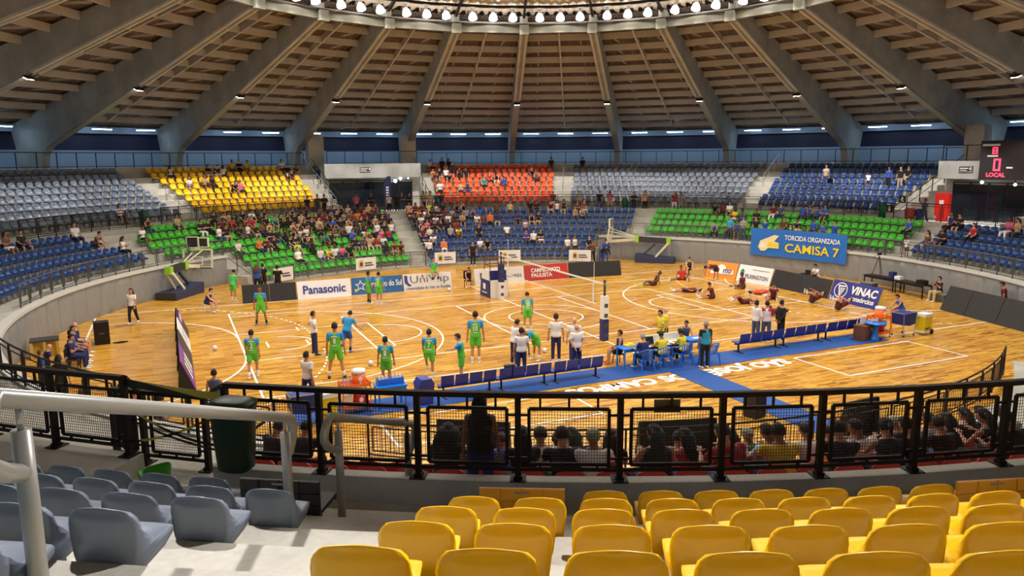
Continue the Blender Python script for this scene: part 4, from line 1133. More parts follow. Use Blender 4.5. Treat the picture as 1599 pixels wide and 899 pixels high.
# ------------------------------------------------------------------ basketball hoops folded away
mat('hoop_navy', srgb(46, 54, 84), 0.5); mat('hoop_cream', srgb(226, 220, 190), 0.45); mat('hoop_lime', srgb(150, 206, 40), 0.45); mat('hoop_dark', srgb(52, 52, 52), 0.6); mat('clear_board', srgb(150, 160, 150), 0.1, alpha=.25); mat('led_off', srgb(44, 46, 44), 0.5)
def hoop(loc, ang, label, arm, tilt):
    g = empty('basketball_hoop', loc, ang, label, 'hoop')
    MB().prism([(-.5, 0), (2.3, 0), (2.3, .62), (.9, .42), (-.5, .40)], 'y', -.62, .62).build('base', 'hoop_navy', g)
    MB().box((-.52, 0, .22), (.06, 1.2, .4)).build('base_pad', 'hoop_dark', g)
    for s in (-1, 1): MB().bar((.85, s * .28, .42), (-.05, s * .22, 1.45), .10, .14).build('strut', 'hoop_cream', g)
    MB().bar((1.7, 0, .6), (.9, 0, 1.35), .12, .12).build('cylinder', 'hoop_dark', g)
    MB().box((-.05, 0, 1.6), (.3, .36, .42)).build('tower_cap', 'hoop_lime', g)
    a1 = arm * .52
    MB().bar((.1, 0, 1.6), (a1, 0, 1.68), .3, .4).build('padded_arm', 'hoop_dark', g); MB().box((a1, 0, 1.69), (.26, .38, .44)).build('arm_cap', 'hoop_lime', g)
    MB().bar((a1 + .1, -.06, 1.65), (arm, -.1, 1.45), .14, .2).build('front_arm', 'hoop_cream', g)
    MB().bar((a1 + .1, .1, 1.85), (arm, .25, 2.25), .06, .06).bar((a1 + .1, -.1, 1.85), (arm, -.4, 2.4), .05, .05).build('brace', 'hoop_cream', g)
    bd = MB(); W_, H_ = 1.8, 1.05; x = arm + .05; z0 = 1.38
    for s in (-1, 1): bd.bar((x, s * W_ / 2, z0), (x + tilt, s * W_ / 2, z0 + H_), .09)
    for t in (0, 1): bd.bar((x + tilt * t, -W_ / 2, z0 + H_ * t), (x + tilt * t, W_ / 2, z0 + H_ * t), .09)
    for s in (-1, 1): bd.bar((x + tilt * .15, s * .3, z0 + .15), (x + tilt * .58, s * .3, z0 + .6), .05)
    for t in (.15, .58): bd.bar((x + tilt * t, -.3, z0 + H_ * t), (x + tilt * t, .3, z0 + H_ * t), .05)
    fr = bd.build('backboard_frame', 'hoop_cream', g)
    MB().add([(x, -W_ / 2, z0), (x, W_ / 2, z0), (x + tilt, W_ / 2, z0 + H_), (x + tilt, -W_ / 2, z0 + H_)], [(0, 1, 2, 3)]).build('backboard_pane', 'clear_board', g, fix=False)
    MB().box((x, 0, z0 - .03), (.1, W_, .07)).build('edge_pad', 'hoop_dark', g)
    for (y, w_, h_) in ((.28, .72, .62), (-.42, .56, .52)):
        f = MB()
        for s in (-1, 1): f.box((x + tilt, y + s * w_ / 2, z0 + H_ + .42), (.12, .05, h_)); f.box((x + tilt, y, z0 + H_ + .42 + s * h_ / 2), (.12, w_, .05))
        fo = f.build('shot_clock_case', 'hoop_cream', g); MB().box((x + tilt, y, z0 + H_ + .42), (.08, w_ - .05, h_ - .05)).build('display', 'led_off', fo)
    MB().bar((x + tilt, 0, z0 + H_), (x + tilt, 0, z0 + H_ + .15), .3, .1).build('clock_mount', 'hoop_cream', g)
    rim = MB(); n = 16; rim.tube([(x + tilt * .2 + .3 + .22 * cos(2 * pi * k / n), .22 * sin(2 * pi * k / n), z0 + .16) for k in range(n + 1)], .012, 6); rim.build('rim', 'cooler_orange', g)
    return g
hoop((-16.55, 13.45, 0), atan2(2.15, 1.4), 'portable basketball hoop folded by the left wall', 2.75, .12)
hoop((16.75, 13.35, 0), atan2(2.35, -2.7), 'portable basketball hoop folded by the right wall', 4.3, -.15)
# ------------------------------------------------------------------ people
def V(*a): return Vector(a)
def etube(mb, rings, n=16, mi=0):
    """elliptical tube: rings of (centre, right, forward, rx, ry)"""
    vs = []; k = len(rings)
    for c, r, f, rx, ry in rings:
        for i in range(n):
            a = 2 * pi * i / n; vs.append(c + r * (rx * cos(a)) + f * (ry * sin(a)))
    fs = [(j * n + i, j * n + (i + 1) % n, (j + 1) * n + (i + 1) % n, (j + 1) * n + i) for j in range(k - 1) for i in range(n)]
    fs += [tuple(range(n))[::-1], tuple((k - 1) * n + i for i in range(n))]
    mb.add(vs, fs, mi)
def limb(mb, p, q, r0, r1, bulge=0.0, n=10, balls=True, t1=1.0):
    q2 = p.lerp(q, t1); pts = []; rs = []
    for i in range(6):
        t = i / 5 * t1; pts.append(p.lerp(q, t)); rs.append(r0 + (r1 - r0) * t + bulge * sin(pi * min(1, t * 1.35)) ** 2)
    mb.tube(pts, rs, n)
    if balls: mb.ball(p, r0, n, 6); mb.ball(q2, rs[-1], n, 6)

def remeshed(mb, voxel, smooth=True):
    me = mb.mesh('tmp', [])
    o = bpy.data.objects.new('tmp', me); WORKSHOP.collection.objects.link(o)
    md = o.modifiers.new('r', 'REMESH'); md.mode = 'VOXEL'; md.voxel_size = voxel; md.use_smooth_shade = True
    sm = o.modifiers.new('s', 'SMOOTH'); sm.factor = .5; sm.iterations = 2
    WORKSHOP.view_layers[0].update(); dg = WORKSHOP.view_layers[0].depsgraph
    out = bpy.data.meshes.new_from_object(o.evaluated_get(dg))
    bpy.data.objects.remove(o); bpy.data.meshes.remove(me)
    return out

TOR = [(-.10, .095, .075), (-.05, .15, .105), (.0, .168, .115), (.07, .162, .112), (.16, .142, .10), (.27, .158, .112), (.37, .178, .116), (.44, .178, .104), (.50, .125, .085), (.545, .062, .062), (.63, .052, .056)]
POSES = {}
def pose(name, lean=(0, 0, 1), ra=((.24, .02, -1), (.08, .16, -1)), la=None, rl=((.05, .03, -1), (.01, -.04, -1)), ll=None, head=(0, 0), seat=None, twist=0.0, up=None):
    mir = lambda t: tuple((-a[0], a[1], a[2]) for a in t)
    POSES[name] = dict(lean=lean, ra=ra, la=la or mir(ra), rl=rl, ll=ll or mir(rl), head=head, seat=seat, twist=twist, up=up)
pose('stand'); pose('stand_apart', rl=((.2, .02, -1), (.14, -.03, -1)))
pose('hips', ra=((.62, -.30, -.72), (-.80, .38, -.40)), rl=((.16, .02, -1), (.12, 0, -1)))
pose('walk', rl=((.05, .32, -1), (.02, -.05, -1)), ll=((-.05, -.22, -1), (-.02, -.5, -1)), ra=((.16, -.3, -1), (.05, .1, -1)), la=((-.16, .28, -1), (-.05, .5, -.9)))
pose('behind', ra=((.22, -.22, -1), (-.45, -.25, -.75)), rl=((.09, .0, -1), (.05, 0, -1)))
pose('crossed', ra=((.28, .12, -1), (-.75, .6, .15)), rl=((.07, 0, -1), (.03, 0, -1)))
pose('bend', lean=(0, .86, .52), ra=((.1, .45, -.9), (.0, .35, -1)), rl=((.14, -.18, -1), (.08, .05, -1)), head=(0, -.5))
pose('bend_deep', lean=(0, .95, .10), ra=((.12, .35, -1), (-.05, .2, -1)), rl=((.2, -.12, -1), (.14, .05, -1)), head=(0, -.6))
pose('run', lean=(.1, .35, .93), rl=((.05, .35, -.95), (.0, -.25, -1)), ll=((-.05, -.1, -1), (0, -1, -.35)), ra=((.5, .1, -.9), (.5, .4, -.5)), la=((-.4, .4, -.7), (-.2, .8, -.2)), head=(0, -.3))
pose('lift', rl=((.03, 0, -1), (.0, -.02, -1)), ll=((-.12, .75, -.65), (.15, -.25, -.95)), ra=((.14, .1, -1), (-.1, .45, -.85)), la=((-.16, .15, -1), (.1, .5, -.8)), lean=(0, .10, 1))
pose('reach', la=((-.15, .8, -.45), (-.05, 1, -.05)), ra=((.18, .0, -1), (.05, .2, -1)), rl=((.1, .05, -1), (.06, -.02, -1)), lean=(0, .12, 1), head=(0, -.35))
pose('paper', ra=((.16, .15, -1), (-.2, .95, .1)), la=((-.16, .15, -1), (.2, .95, .1)), head=(0, -.3))
pose('lookdown', ra=((.2, .1, -1), (.0, .25, -1)), head=(0, -.5), rl=((.1, .02, -1), (.05, -.02, -1)), lean=(0, .12, 1))
S = .42
pose('sit', rl=((.14, 1, -.06), (.03, .06, -1)), ra=((.14, .22, -1), (-.12, .9, -.35)), seat=S)
pose('sit_wide', rl=((.38, 1, -.06), (.02, .0, -1)), ra=((.22, .28, -1), (-.1, .95, -.2)), seat=S, head=(.3, 0))
pose('sit_fwd', lean=(0, .42, .9), rl=((.24, 1, -.06), (.0, .05, -1)), ra=((.12, .62, -.85), (-.25, .75, -.35)), seat=S, head=(0, .25))
pose('sit_cross', rl=((.14, 1, -.06), (.03, .1, -1)), ra=((.24, .18, -1), (-.85, .55, .12)), seat=S, head=(-.3, 0))
pose('sit_phone', rl=((.10, 1, -.04), (.03, .05, -1)), ra=((.16, .22, -1), (-.3, .8, .45)), seat=S, head=(0, -.4))
pose('sit_back', lean=(0, -.16, 1), rl=((.12, 1, -.1), (.04, .55, -.85)), ra=((.2, .05, -1), (-.25, .8, -.4)), seat=S, head=(.35, 0))
pose('sit_table', lean=(0, .22, .97), rl=((.14, 1, -.05), (.04, .05, -1)), ra=((.14, .55, -.8), (-.15, 1, .0)), seat=S, head=(0, -.25))
pose('sit_camera', lean=(0, .1, 1), rl=((.25, 1, -.05), (.04, .05, -1)), ra=((.3, .5, -.65), (-.45, .5, .75)), seat=S)
pose('camera', ra=((.35, .5, -.75), (-.45, .55, .7)), rl=((.12, .05, -1), (.08, -.03, -1)))
pose('floor_lean', lean=(.0, -.45, .9), rl=((.15, 1, .35), (.05, .85, -.5)), ll=((-.25, 1, .02), (-.1, 1, -.05)), ra=((.25, -.55, -.8), (.1, -.35, -.95)), la=((-.25, .5, -.6), (.1, .8, -.1)), up=.11)
pose('floor_sit', lean=(0, .28, .95), rl=((.3, 1, .02), (.1, 1, -.06)), ra=((.12, .75, -.6), (.05, 1, -.25)), up=.11, head=(0, -.2))
pose('floor_hurdle', lean=(.15, .05, 1), rl=((.95, .4, .02), (.8, .6, -.06)), ll=((-.6, .8, .05), (.3, .9, -.1)), ra=((.4, -.1, -1), (.2, .3, -1)), la=((-.5, .2, -.85), (-.2, .3, -.9)), up=.11)
pose('lying', lean=(0, -1, .04), rl=((.1, 1, .02), (.03, 1, -.04)), ra=((.25, .9, -.06), (-.2, .8, .3)), up=.12)
pose('lying_knee', lean=(0, -1, .05), rl=((.12, .55, .83), (.05, .75, -.66)), ll=((-.12, .6, .78), (-.05, .75, -.66)), ra=((.8, .5, -.05), (.6, -.6, .1)), up=.12)
pose('ball', lean=(0, -.86, .50), rl=((.13, -.30, .95), (.03, .95, .12)), ra=((.35, .45, .75), (-.25, .75, .45)), up=.14, head=(0, .5))
pose('legs_up', lean=(0, -1, .06), rl=((.08, .35, .93), (.0, .25, .95)), ll=((-.08, .45, .85), (0, .3, .9)), ra=((.9, .35, -.05), (.9, .1, .0)), up=.12)
pose('prone_up', lean=(0, .8, .6), rl=((.12, -1, -.02), (.05, -1, .02)), ra=((.12, .2, -1), (.05, .6, -.7)), up=.12, head=(0, .3))

def skeleton(P, hs=1.0, fem=False):
    ln = Vector(P['lean']).normalized(); rt = Vector((1, 0, 0))
    fw = ln.cross(rt).normalized(); rt = fw.cross(ln).normalized()
    sw = (.165 if fem else .185) * hs
    T = {}
    J = {'p': V(0, 0, 0), 'up': ln, 'r': rt, 'f': fw}
    d = lambda v: Vector(v).normalized()
    hip_f = Vector((0, 0, 0))
    for s, k, a, l in ((1, 'R', 'ra', 'rl'), (-1, 'L', 'la', 'll')):
        sh = ln * (.445 * hs) + rt * (s * sw); J['sh' + k] = sh
        J['el' + k] = sh + d(P[a][0]) * (.285 * hs); J['wr' + k] = J['el' + k] + d(P[a][1]) * (.25 * hs)
        hp = ln * (-.03 * hs) * (1 if P['seat'] is None else .4) + rt * (s * .088 * hs); J['hp' + k] = hp
        J['kn' + k] = hp + d(P[l][0]) * (.425 * hs); J['an' + k] = J['kn' + k] + d(P[l][1]) * (.405 * hs)
        J['shin' + k] = d(P[l][1]); J['fore' + k] = d(P[a][1])
    yaw, pit = P['head']
    hu = (ln * .6 + V(0, 0, 1) * .4) if P['up'] is None else ln
    hu = (hu + fw * (-pit * .5)).normalized() if pit <= 0 else (hu + fw * (pit * .5)).normalized()
    if pit < 0: hu = (ln + fw * (-pit * .75)).normalized()
    hf = hu.cross(rt).normalized(); hf = (hf * cos(yaw) + rt * sin(yaw)).normalized()
    J['hu'], J['hf'] = hu, hf; J['hr'] = hf.cross(hu).normalized()
    J['nk'] = ln * (.548 * hs); J['hd'] = J['nk'] + hu * (.138 * hs)
    # height of the pelvis
    if P['seat'] is not None: z = P['seat'] + .105 * hs
    elif P['up'] is not None: z = P['up'] * hs
    else: z = -min(J['anR'].z, J['anL'].z) + .075 * hs
    sft = V(0, -.04 if P['seat'] is not None else 0, z)
    if P['seat'] is None and P['up'] is None:
        low = J['anR'] if J['anR'].z < J['anL'].z + .05 else J['anL']
        mid = (J['anR'] + J['anL']) / 2 if abs(J['anR'].z - J['anL'].z) < .15 else low
        sft -= V(mid.x, mid.y, 0)
    for k, v in J.items():
        if k not in ('up', 'r', 'f', 'hu', 'hf', 'hr') and not k.startswith('shin') and not k.startswith('fore'): J[k] = v + sft
    return J

def torso_rings(J, hs, t0, t1, grow, fem, flare=0.0):
    out = []
    ts = [x for x in TOR if t0 - 1e-6 <= x[0] <= t1 + 1e-6]
    for t, rx, ry in ts:
        if fem: rx *= (.94 if t > .2 else .97); ry *= (1.06 if .3 < t < .42 else .96)
        g = grow + flare * max(0, (.15 - t))
        out.append((J['p'] + J['up'] * (t * hs), J['r'], J['f'], (rx) * hs + g, (ry) * hs + g))
    return out

def hand(mb, J, k, hs, mi=0, grip=.55):
    """palm, four bent fingers of unequal length and a thumb"""
    w = J['wr' + k]; d = J['fore' + k]; s = 1 if k == 'R' else -1
    side = d.cross(V(0, 0, 1)); side = side.normalized() if side.length > .2 else V(1, 0, 0)
    nrm = side.cross(d).normalized()
    pc = w + d * (.045 * hs)
    M = Matrix((side, d, nrm)).transposed()
    mb.ball(pc, (.040 * hs, .055 * hs, .016 * hs), 8, 6, mi, M)
    curl = -nrm if nrm.z > 0 else nrm
    for i, (off, L) in enumerate(((-.028, .062), (-.010, .074), (.009, .070), (.027, .054))):
        a = pc + d * (.040 * hs) + side * (off * hs); b = a + (d + curl * .35 * grip).normalized() * (L * .5 * hs); c = b + (d * .6 + curl * grip).normalized() * (L * .5 * hs)
        mb.tube([a, b, c], [.0095 * hs, .009 * hs, .007 * hs], 5, mi)
    a = pc - d * (.01 * hs) - side * (s * .036 * hs); b = a + (d * .6 - side * s * .7 + curl * .2).normalized() * (.035 * hs); c = b + (d * .9 + curl * .3).normalized() * (.03 * hs)
    mb.tube([a, b, c], [.012 * hs, .011 * hs, .008 * hs], 5, mi)

PARTS = {}
def body_parts(pn, fem=False, hair='short', top='tee', bottom='shorts', voxel=.022, hs=1.0, sleeves2=False):
    key = (pn, fem, hair, top, bottom, voxel, hs, sleeves2)
    if key in PARTS: return PARTS[key]
    P = POSES[pn]; J = skeleton(P, hs, fem); out = {}
    g = .9 if fem else 1.0
    # body: one continuous surface
    b = MB(); etube(b, torso_rings(J, hs, -.1, .63, 0, fem))
    for k in 'RL':
        b.ball(J['sh' + k], .062 * hs * g, 10, 8)
        limb(b, J['sh' + k], J['el' + k], .050 * hs * g, .039 * hs * g, .006); limb(b, J['el' + k], J['wr' + k], .039 * hs * g, .027 * hs * g, .005)
        limb(b, J['hp' + k], J['kn' + k], .088 * hs, .056 * hs, .0); limb(b, J['kn' + k], J['an' + k], .054 * hs, .036 * hs, .010)
        b.ball(J['an' + k] + V(0, 0, -.01), .040 * hs, 8, 6)
    hd, hu, hf, hr = J['hd'], J['hu'], J['hf'], J['hr']; MH = Matrix((hr, hf, hu)).transposed()
    etube(b, [(J['nk'] - J['up'] * .03, J['r'], J['f'], .056 * hs * g, .058 * hs * g), (J['nk'].lerp(hd, .45), hr, hf, .052 * hs * g, .056 * hs * g), (hd - hu * .02, hr, hf, .05 * hs, .055 * hs)], 12)
    b.ball(hd + hu * .012 * hs, (.084 * hs, .102 * hs, .114 * hs), 16, 12, 0, MH)
    b.ball(hd - hu * (.060 * hs) + hf * (.028 * hs), (.056 * hs, .063 * hs, .058 * hs), 12, 8, 0, MH)
    b.ball(hd - hu * (.015 * hs) + hf * (.104 * hs), (.015 * hs, .020 * hs, .024 * hs), 8, 6, 0, MH)
    for s in (-1, 1): b.ball(hd + hr * (s * .086 * hs) - hu * (.01 * hs), (.012 * hs, .022 * hs, .032 * hs), 8, 6, 0, MH)
    out['body'] = remeshed(b, voxel)
    ex = MB()
    for k in 'RL': hand(ex, J, k, hs)
    for s in (-1, 1): ex.ball(hd + hr * (s * .031 * hs) + hu * (.012 * hs) + hf * (.091 * hs), (.013 * hs, .010 * hs, .008 * hs), 8, 6, 1, MH)
    ex.ball(hd - hu * (.058 * hs) + hf * (.089 * hs), (.024 * hs, .010 * hs, .007 * hs), 8, 6, 2, MH)
    out['extra'] = ex
    # shirt
    sl = {'tee': .62, 'vest': .0, 'long': 1.9, 'polo': .7}[top]
    b = MB(); gr = .016
    etube(b, torso_rings(J, hs, -.06 if top != 'vest' else -.05, .52, gr, fem, .06))
    for k in 'RL':
        if top != 'vest':
            b.ball(J['sh' + k], .062 * hs * g + gr, 10, 8)
            limb(b, J['sh' + k], J['el' + k], .052 * hs * g + gr, .046 * hs * g + gr, 0, t1=min(1, sl), balls=sl > 1)
            if sl > 1: limb(b, J['el' + k], J['wr' + k], .044 * hs * g + gr, .034 * hs * g + gr, 0, t1=.95, balls=False)
        else: b.ball(J['sh' + k] - J['r'] * ((.05 if k == 'R' else -.05) * hs), .058 * hs, 8, 6)
    out['shirt'] = remeshed(b, voxel)
    # bottoms
    b = MB(); etube(b, torso_rings(J, hs, -.1, .07, .012, fem))
    for k in 'RL':
        if bottom == 'shorts': limb(b, J['hp' + k], J['kn' + k], .092 * hs + .016, .080 * hs + .02, 0, t1=.72, balls=False); b.ball(J['hp' + k], .10 * hs, 10, 8)
        else: limb(b, J['hp' + k], J['kn' + k], .090 * hs + .014, .060 * hs + .014, 0); limb(b, J['kn' + k], J['an' + k], .060 * hs + .014, .048 * hs + .014, 0, balls=False)
    out['bottom'] = remeshed(b, voxel)
    # hair
    h = MB()
    if hair != 'bald':
        hm = MB(); hm.ball((0, 0, 0), (.096 * hs, .114 * hs, .124 * hs), 18, 14)
        vs = []
        for x, y, z in hm.v:
            x, y, z = x / hs, y / hs, z / hs
            face = y > .018 and z < .055 + .02 * abs(x) / .08
            low = z < -.045 - .03 * (y < 0)
            kf = .80 if (face or low) else 1.0
            vs.append(hd + hu * (.012 * hs) + (hr * x + hf * y + hu * z) * (kf * hs) + hu * ((.012 if z > .04 else 0) * hs))
        h.add(vs, hm.f)
        if hair in ('long', 'big'):
            w = .100 if hair == 'long' else .145
            pts = [hd + hu * .07 * hs - hf * .055 * hs, hd - hf * .085 * hs - hu * .02 * hs, J['nk'] - J['f'] * .085 * hs, J['p'] + J['up'] * (.36 * hs) - J['f'] * .135 * hs, J['p'] + J['up'] * (.25 * hs) - J['f'] * .13 * hs]
            etube(h, [(p, hr, hf, w * hs * q, .042 * hs * q) for p, q in zip(pts, (.8, 1.05, 1.1, .95, .35))], 12)
        if hair == 'tail':
            pts = [hd + hu * .05 * hs - hf * .10 * hs, hd - hf * .14 * hs - hu * .02 * hs, hd - hf * .13 * hs - hu * .15 * hs]; h.tube(pts, [.03, .032, .012], 8)
        if hair == 'cap':
            h.ball(hd + hu * .045 * hs, (.097 * hs, .115 * hs, .096 * hs), 14, 8, 0, MH); h.ball(hd + hu * .04 * hs - hf * .12 * hs, (.06 * hs, .05 * hs, .012 * hs), 10, 6, 0, MH)
    out['hair'] = h if hair != 'bald' else None
    # shoes and socks
    shoes = []; socks = []
    for k in 'RL':
        an = J['an' + k]; sh = J['shin' + k]
        fdir = V(0, 1, 0) if P['up'] is None or sh.z < -.6 else (V(0, 0, 1) if sh.y > .5 else V(0, 1, 0))
        if P['up'] is not None and sh.y < -.5: fdir = V(0, 0, -1)
        fdir = (fdir - sh * fdir.dot(sh)).normalized() if abs(fdir.dot(sh)) < .95 else V(0, 0, 1)
        if P['up'] is None and sh.z < -.75: fdir = V(.12 if k == 'R' else -.12, 1, 0).normalized(); sh = V(0, 0, -1)
        rr = fdir.cross(-sh).normalized()
        m = MB(); n = 12; rings = [(-.075, .030, .030), (-.05, .040, .06), (0, .042, .085), (.05, .044, .062), (.11, .048, .045), (.16, .040, .035), (.185, .018, .02)]
        vs = []
        for y, hw, hh in rings:
            for i in range(n):
                a = 2 * pi * i / n; up = sin(a)
                vs.append(an + fdir * (y * hs) + rr * (hw * hs * cos(a)) + (-sh) * ((-.07 + (hh if up > 0 else .012) * (up if up > 0 else up * .5) + .008) * hs))
        fs = [(j * n + i, j * n + (i + 1) % n, (j + 1) * n + (i + 1) % n, (j + 1) * n + i) for j in range(6) for i in range(n)] + [tuple(range(n))[::-1], tuple(72 + i for i in range(n))]
        m.add(vs, fs); shoes.append(m)
        kn = J['kn' + k]; so = MB(); socks.append(so); so.tube([an.lerp(kn, t) for t in (0, .12, .25, .38)], [.043 * hs, .045 * hs, .051 * hs, .056 * hs], 10)
    out['shoes'] = shoes; out['socks'] = socks; out['J'] = J
    PARTS[key] = out
    return out

SKIN = [srgb(222, 168, 136), srgb(196, 140, 106), srgb(150, 98, 70), srgb(104, 68, 50)]
HAIRC = [srgb(24, 18, 16), srgb(44, 30, 22), srgb(92, 62, 38), srgb(150, 142, 138), srgb(170, 130, 80)]
CLR = {'k': (24, 22, 24), 'w': (236, 234, 232), 'r': (170, 40, 44), 'm': (104, 30, 36), 'b': (36, 84, 176), 'n': (34, 42, 92), 'g': (150, 150, 152), 'd': (70, 70, 74), 'o': (226, 112, 40), 'y': (228, 190, 54),
       't': (190, 150, 112), 'p': (214, 96, 132), 'l': (190, 206, 90), 'e': (40, 130, 120), 'v': (92, 60, 170), 'c': (200, 180, 130), 'N': (110, 74, 54), 'G': (94, 196, 60), 'B': (44, 150, 214), 'Y': (226, 214, 50), 'T': (40, 160, 186), 'j': (66, 84, 120), 'h': (186, 168, 140)}
def rgb(c): return srgb(*CLR[c]) if isinstance(c, str) else srgb(*c)
def setc(o, shirt=None, pants=None, skin=None, hair=None, shoe=None):
    for k, v in (('shirt', shirt), ('pants', pants), ('skin', skin), ('hair', hair), ('shoe', shoe)):
        if v is not None: o[k] = [float(x) for x in v]
MESHC = {}
def part_mesh(key, which, src, mats):
    kk = (key, which, tuple(mats))
    if kk in MESHC: return MESHC[kk]
    if isinstance(src, MB):
        me = src.mesh(which, mats, True); fix_normals(me)
    else:
        me = src.copy(); me.name = which; me.materials.clear()
        for m in mats: me.materials.append(MATS[m])
    MESHC[kk] = me; return me
def with_extra(bp, key, mats):
    """body surface joined with hands, eyes and mouth"""
    kk = (key, 'bodyx')
    if kk in MESHC: return MESHC[kk]
    src = bp['body']; m = MB(); m.add([v.co.copy() for v in src.vertices], [tuple(p.vertices) for p in src.polygons])
    ex = bp['extra']; o = len(m.v); m.v += [tuple(v) for v in ex.v]; m.f += [tuple(i + o for i in f) for f in ex.f]; m.m += ex.m
    me = m.mesh('body', ['skin', 'eye_dark', 'lip'], True); MESHC[kk] = me; return me
NPEOPLE = [0]
def person(loc, rz, pn, label, shirt='w', pants='k', skin=1, hairc=0, fem=False, hair='short', top='tee', bottom='shorts', shoe=(230, 230, 230), socks=None, hs=1.0, sleeves=None, number=None, seat=None, tilt=None, voxel=.022, group=None, numcol='print_white'):
    key = (pn, fem, hair, top, bottom, voxel, hs, bool(sleeves))
    old_seat = POSES[pn]['seat']
    if seat is not None: POSES[pn]['seat'] = seat; key = key + (seat,); PARTS.pop(key[:8], None)
    bp = body_parts(pn, fem, hair, top, bottom, voxel, hs, bool(sleeves))
    if seat is not None: PARTS.pop((pn, fem, hair, top, bottom, voxel, hs, bool(sleeves)), None)
    POSES[pn]['seat'] = old_seat
    root = empty('person', loc, rz, label, 'person', group)
    if tilt: root.rotation_euler = (tilt[0], tilt[1], rz)
    sk = SKIN[skin] if isinstance(skin, int) else srgb(*skin)
    o = link('body', with_extra(bp, key, None), root); setc(o, skin=sk)
    if sleeves:
        kk = (key, 'shirt2')
        if kk not in MESHC:
            me = bp['shirt'].copy(); me.materials.clear(); me.materials.append(MATS['shirt_cloth']); me.materials.append(MATS['sleeve_cloth']); J = bp['J']
            for p in me.polygons:
                c = p.center; w = abs((c - J['p']).dot(J['r'])); t = (c - J['p']).dot(J['up'])
                if t > .2 * hs and (w > .165 * hs or (t > .40 * hs and w > .05)): p.material_index = 1
            me.name = 'shirt'; MESHC[kk] = me
        o = link('shirt', MESHC[kk], root); setc(o, shirt=rgb(shirt)); o['sleeve'] = list(rgb(sleeves))
    else:
        o = link('shirt', part_mesh(key, 'shirt', bp['shirt'], ['shirt_cloth']), root); setc(o, shirt=rgb(shirt))
    o = link('shorts' if bottom == 'shorts' else 'trousers', part_mesh(key, 'trousers', bp['bottom'], ['trouser_cloth']), root); setc(o, pants=rgb(pants))
    if bp['hair'] is not None:
        o = link('cap' if hair == 'cap' else 'hair', part_mesh(key, 'hair', bp['hair'], ['hair']), root); setc(o, hair=HAIRC[hairc] if isinstance(hairc, int) else srgb(*hairc))
    for i, m in enumerate(bp['shoes']):
        o = link('shoe', part_mesh(key, 'shoe%d' % i, m, ['shoe']), root); setc(o, shoe=srgb(*shoe))
    if socks:
        for i, m in enumerate(bp['socks']):
            o = link('sock', part_mesh(key, 'sock%d' % i, m, ['shoe']), root); setc(o, shoe=rgb(socks))
    if number:
        J = bp['J']; w = .17 if len(number) > 1 else .09
        c = J['p'] + J['up'] * (.27 * hs) - J['f'] * (.132 * hs)
        MM = Matrix((J['r'], J['up'], -J['f'])).transposed().to_4x4(); MM.translation = c
        put_text(number, w, .2, MM, numcol, root, .03, 'number')
        MB().box((0, 0, 0), (.2, .035, .004), M=Matrix.Translation(J['up'] * .15) @ MM).box((0, 0, 0), (.16, .03, .004), M=Matrix.Translation(J['up'] * -.16) @ MM).build('shirt_print', numcol, root)
    NPEOPLE[0] += 1
    return root
attr_mat('sleeve_cloth', 'sleeve')

CROWDM = {}
def crowd_mesh(pn, fem, hair, top, bottom, voxel=.034):
    """a spectator as one mesh, coloured through properties of each object"""
    key = (pn, fem, hair, top, bottom, voxel)
    if key in CROWDM: return CROWDM[key]
    bp = body_parts(pn, fem, hair, top, bottom, voxel)
    m = MB()
    def addm(src, mi):
        if src is None: return
        if isinstance(src, MB): m.add(src.v, src.f, mi)
        else: m.add([v.co.copy() for v in src.vertices], [tuple(p.vertices) for p in src.polygons], mi)
    addm(bp['body'], 0); addm(bp['shirt'], 1); addm(bp['bottom'], 2); addm(bp['hair'], 3)
    for s in bp['shoes']: addm(s, 4)
    o = len(m.v); ex = bp['extra']; m.v += [tuple(v) for v in ex.v]; m.f += [tuple(i + o for i in f) for f in ex.f]; m.m += [0 if x == 0 else 5 for x in ex.m]
    me = m.mesh('person', ['skin', 'shirt_cloth', 'trouser_cloth', 'hair', 'shoe', 'eye_dark'], True)
    CROWDM[key] = me; return me
CNAME = {'k': 'black', 'w': 'white', 'r': 'red', 'm': 'maroon', 'b': 'blue', 'n': 'navy', 'g': 'grey', 'd': 'dark grey', 'o': 'orange', 'y': 'yellow', 't': 'tan', 'p': 'pink', 'l': 'lime', 'e': 'teal', 'v': 'purple', 'c': 'khaki', 'N': 'brown', 'h': 'beige', 'B': 'light blue', 'j': 'slate blue'}
VAR = [('sit', False, 'short', 'tee', 'trousers'), ('sit_fwd', False, 'short', 'tee', 'shorts'), ('sit', True, 'long', 'tee', 'trousers'), ('sit_cross', False, 'short', 'tee', 'trousers'), ('sit_phone', True, 'long', 'vest', 'trousers'),
       ('sit_wide', False, 'short', 'tee', 'shorts'), ('sit_back', False, 'short', 'tee', 'trousers'), ('sit_cross', True, 'long', 'tee', 'shorts'), ('sit_fwd', True, 'tail', 'vest', 'trousers'), ('sit_phone', False, 'short', 'tee', 'shorts')]
STV = [('stand', False, 'short', 'tee', 'trousers'), ('crossed', False, 'short', 'tee', 'trousers'), ('hips', True, 'long', 'tee', 'trousers'), ('walk', False, 'short', 'tee', 'trousers'), ('stand', True, 'long', 'vest', 'shorts'), ('lookdown', False, 'short', 'tee', 'shorts')]
RC = random.Random(11)
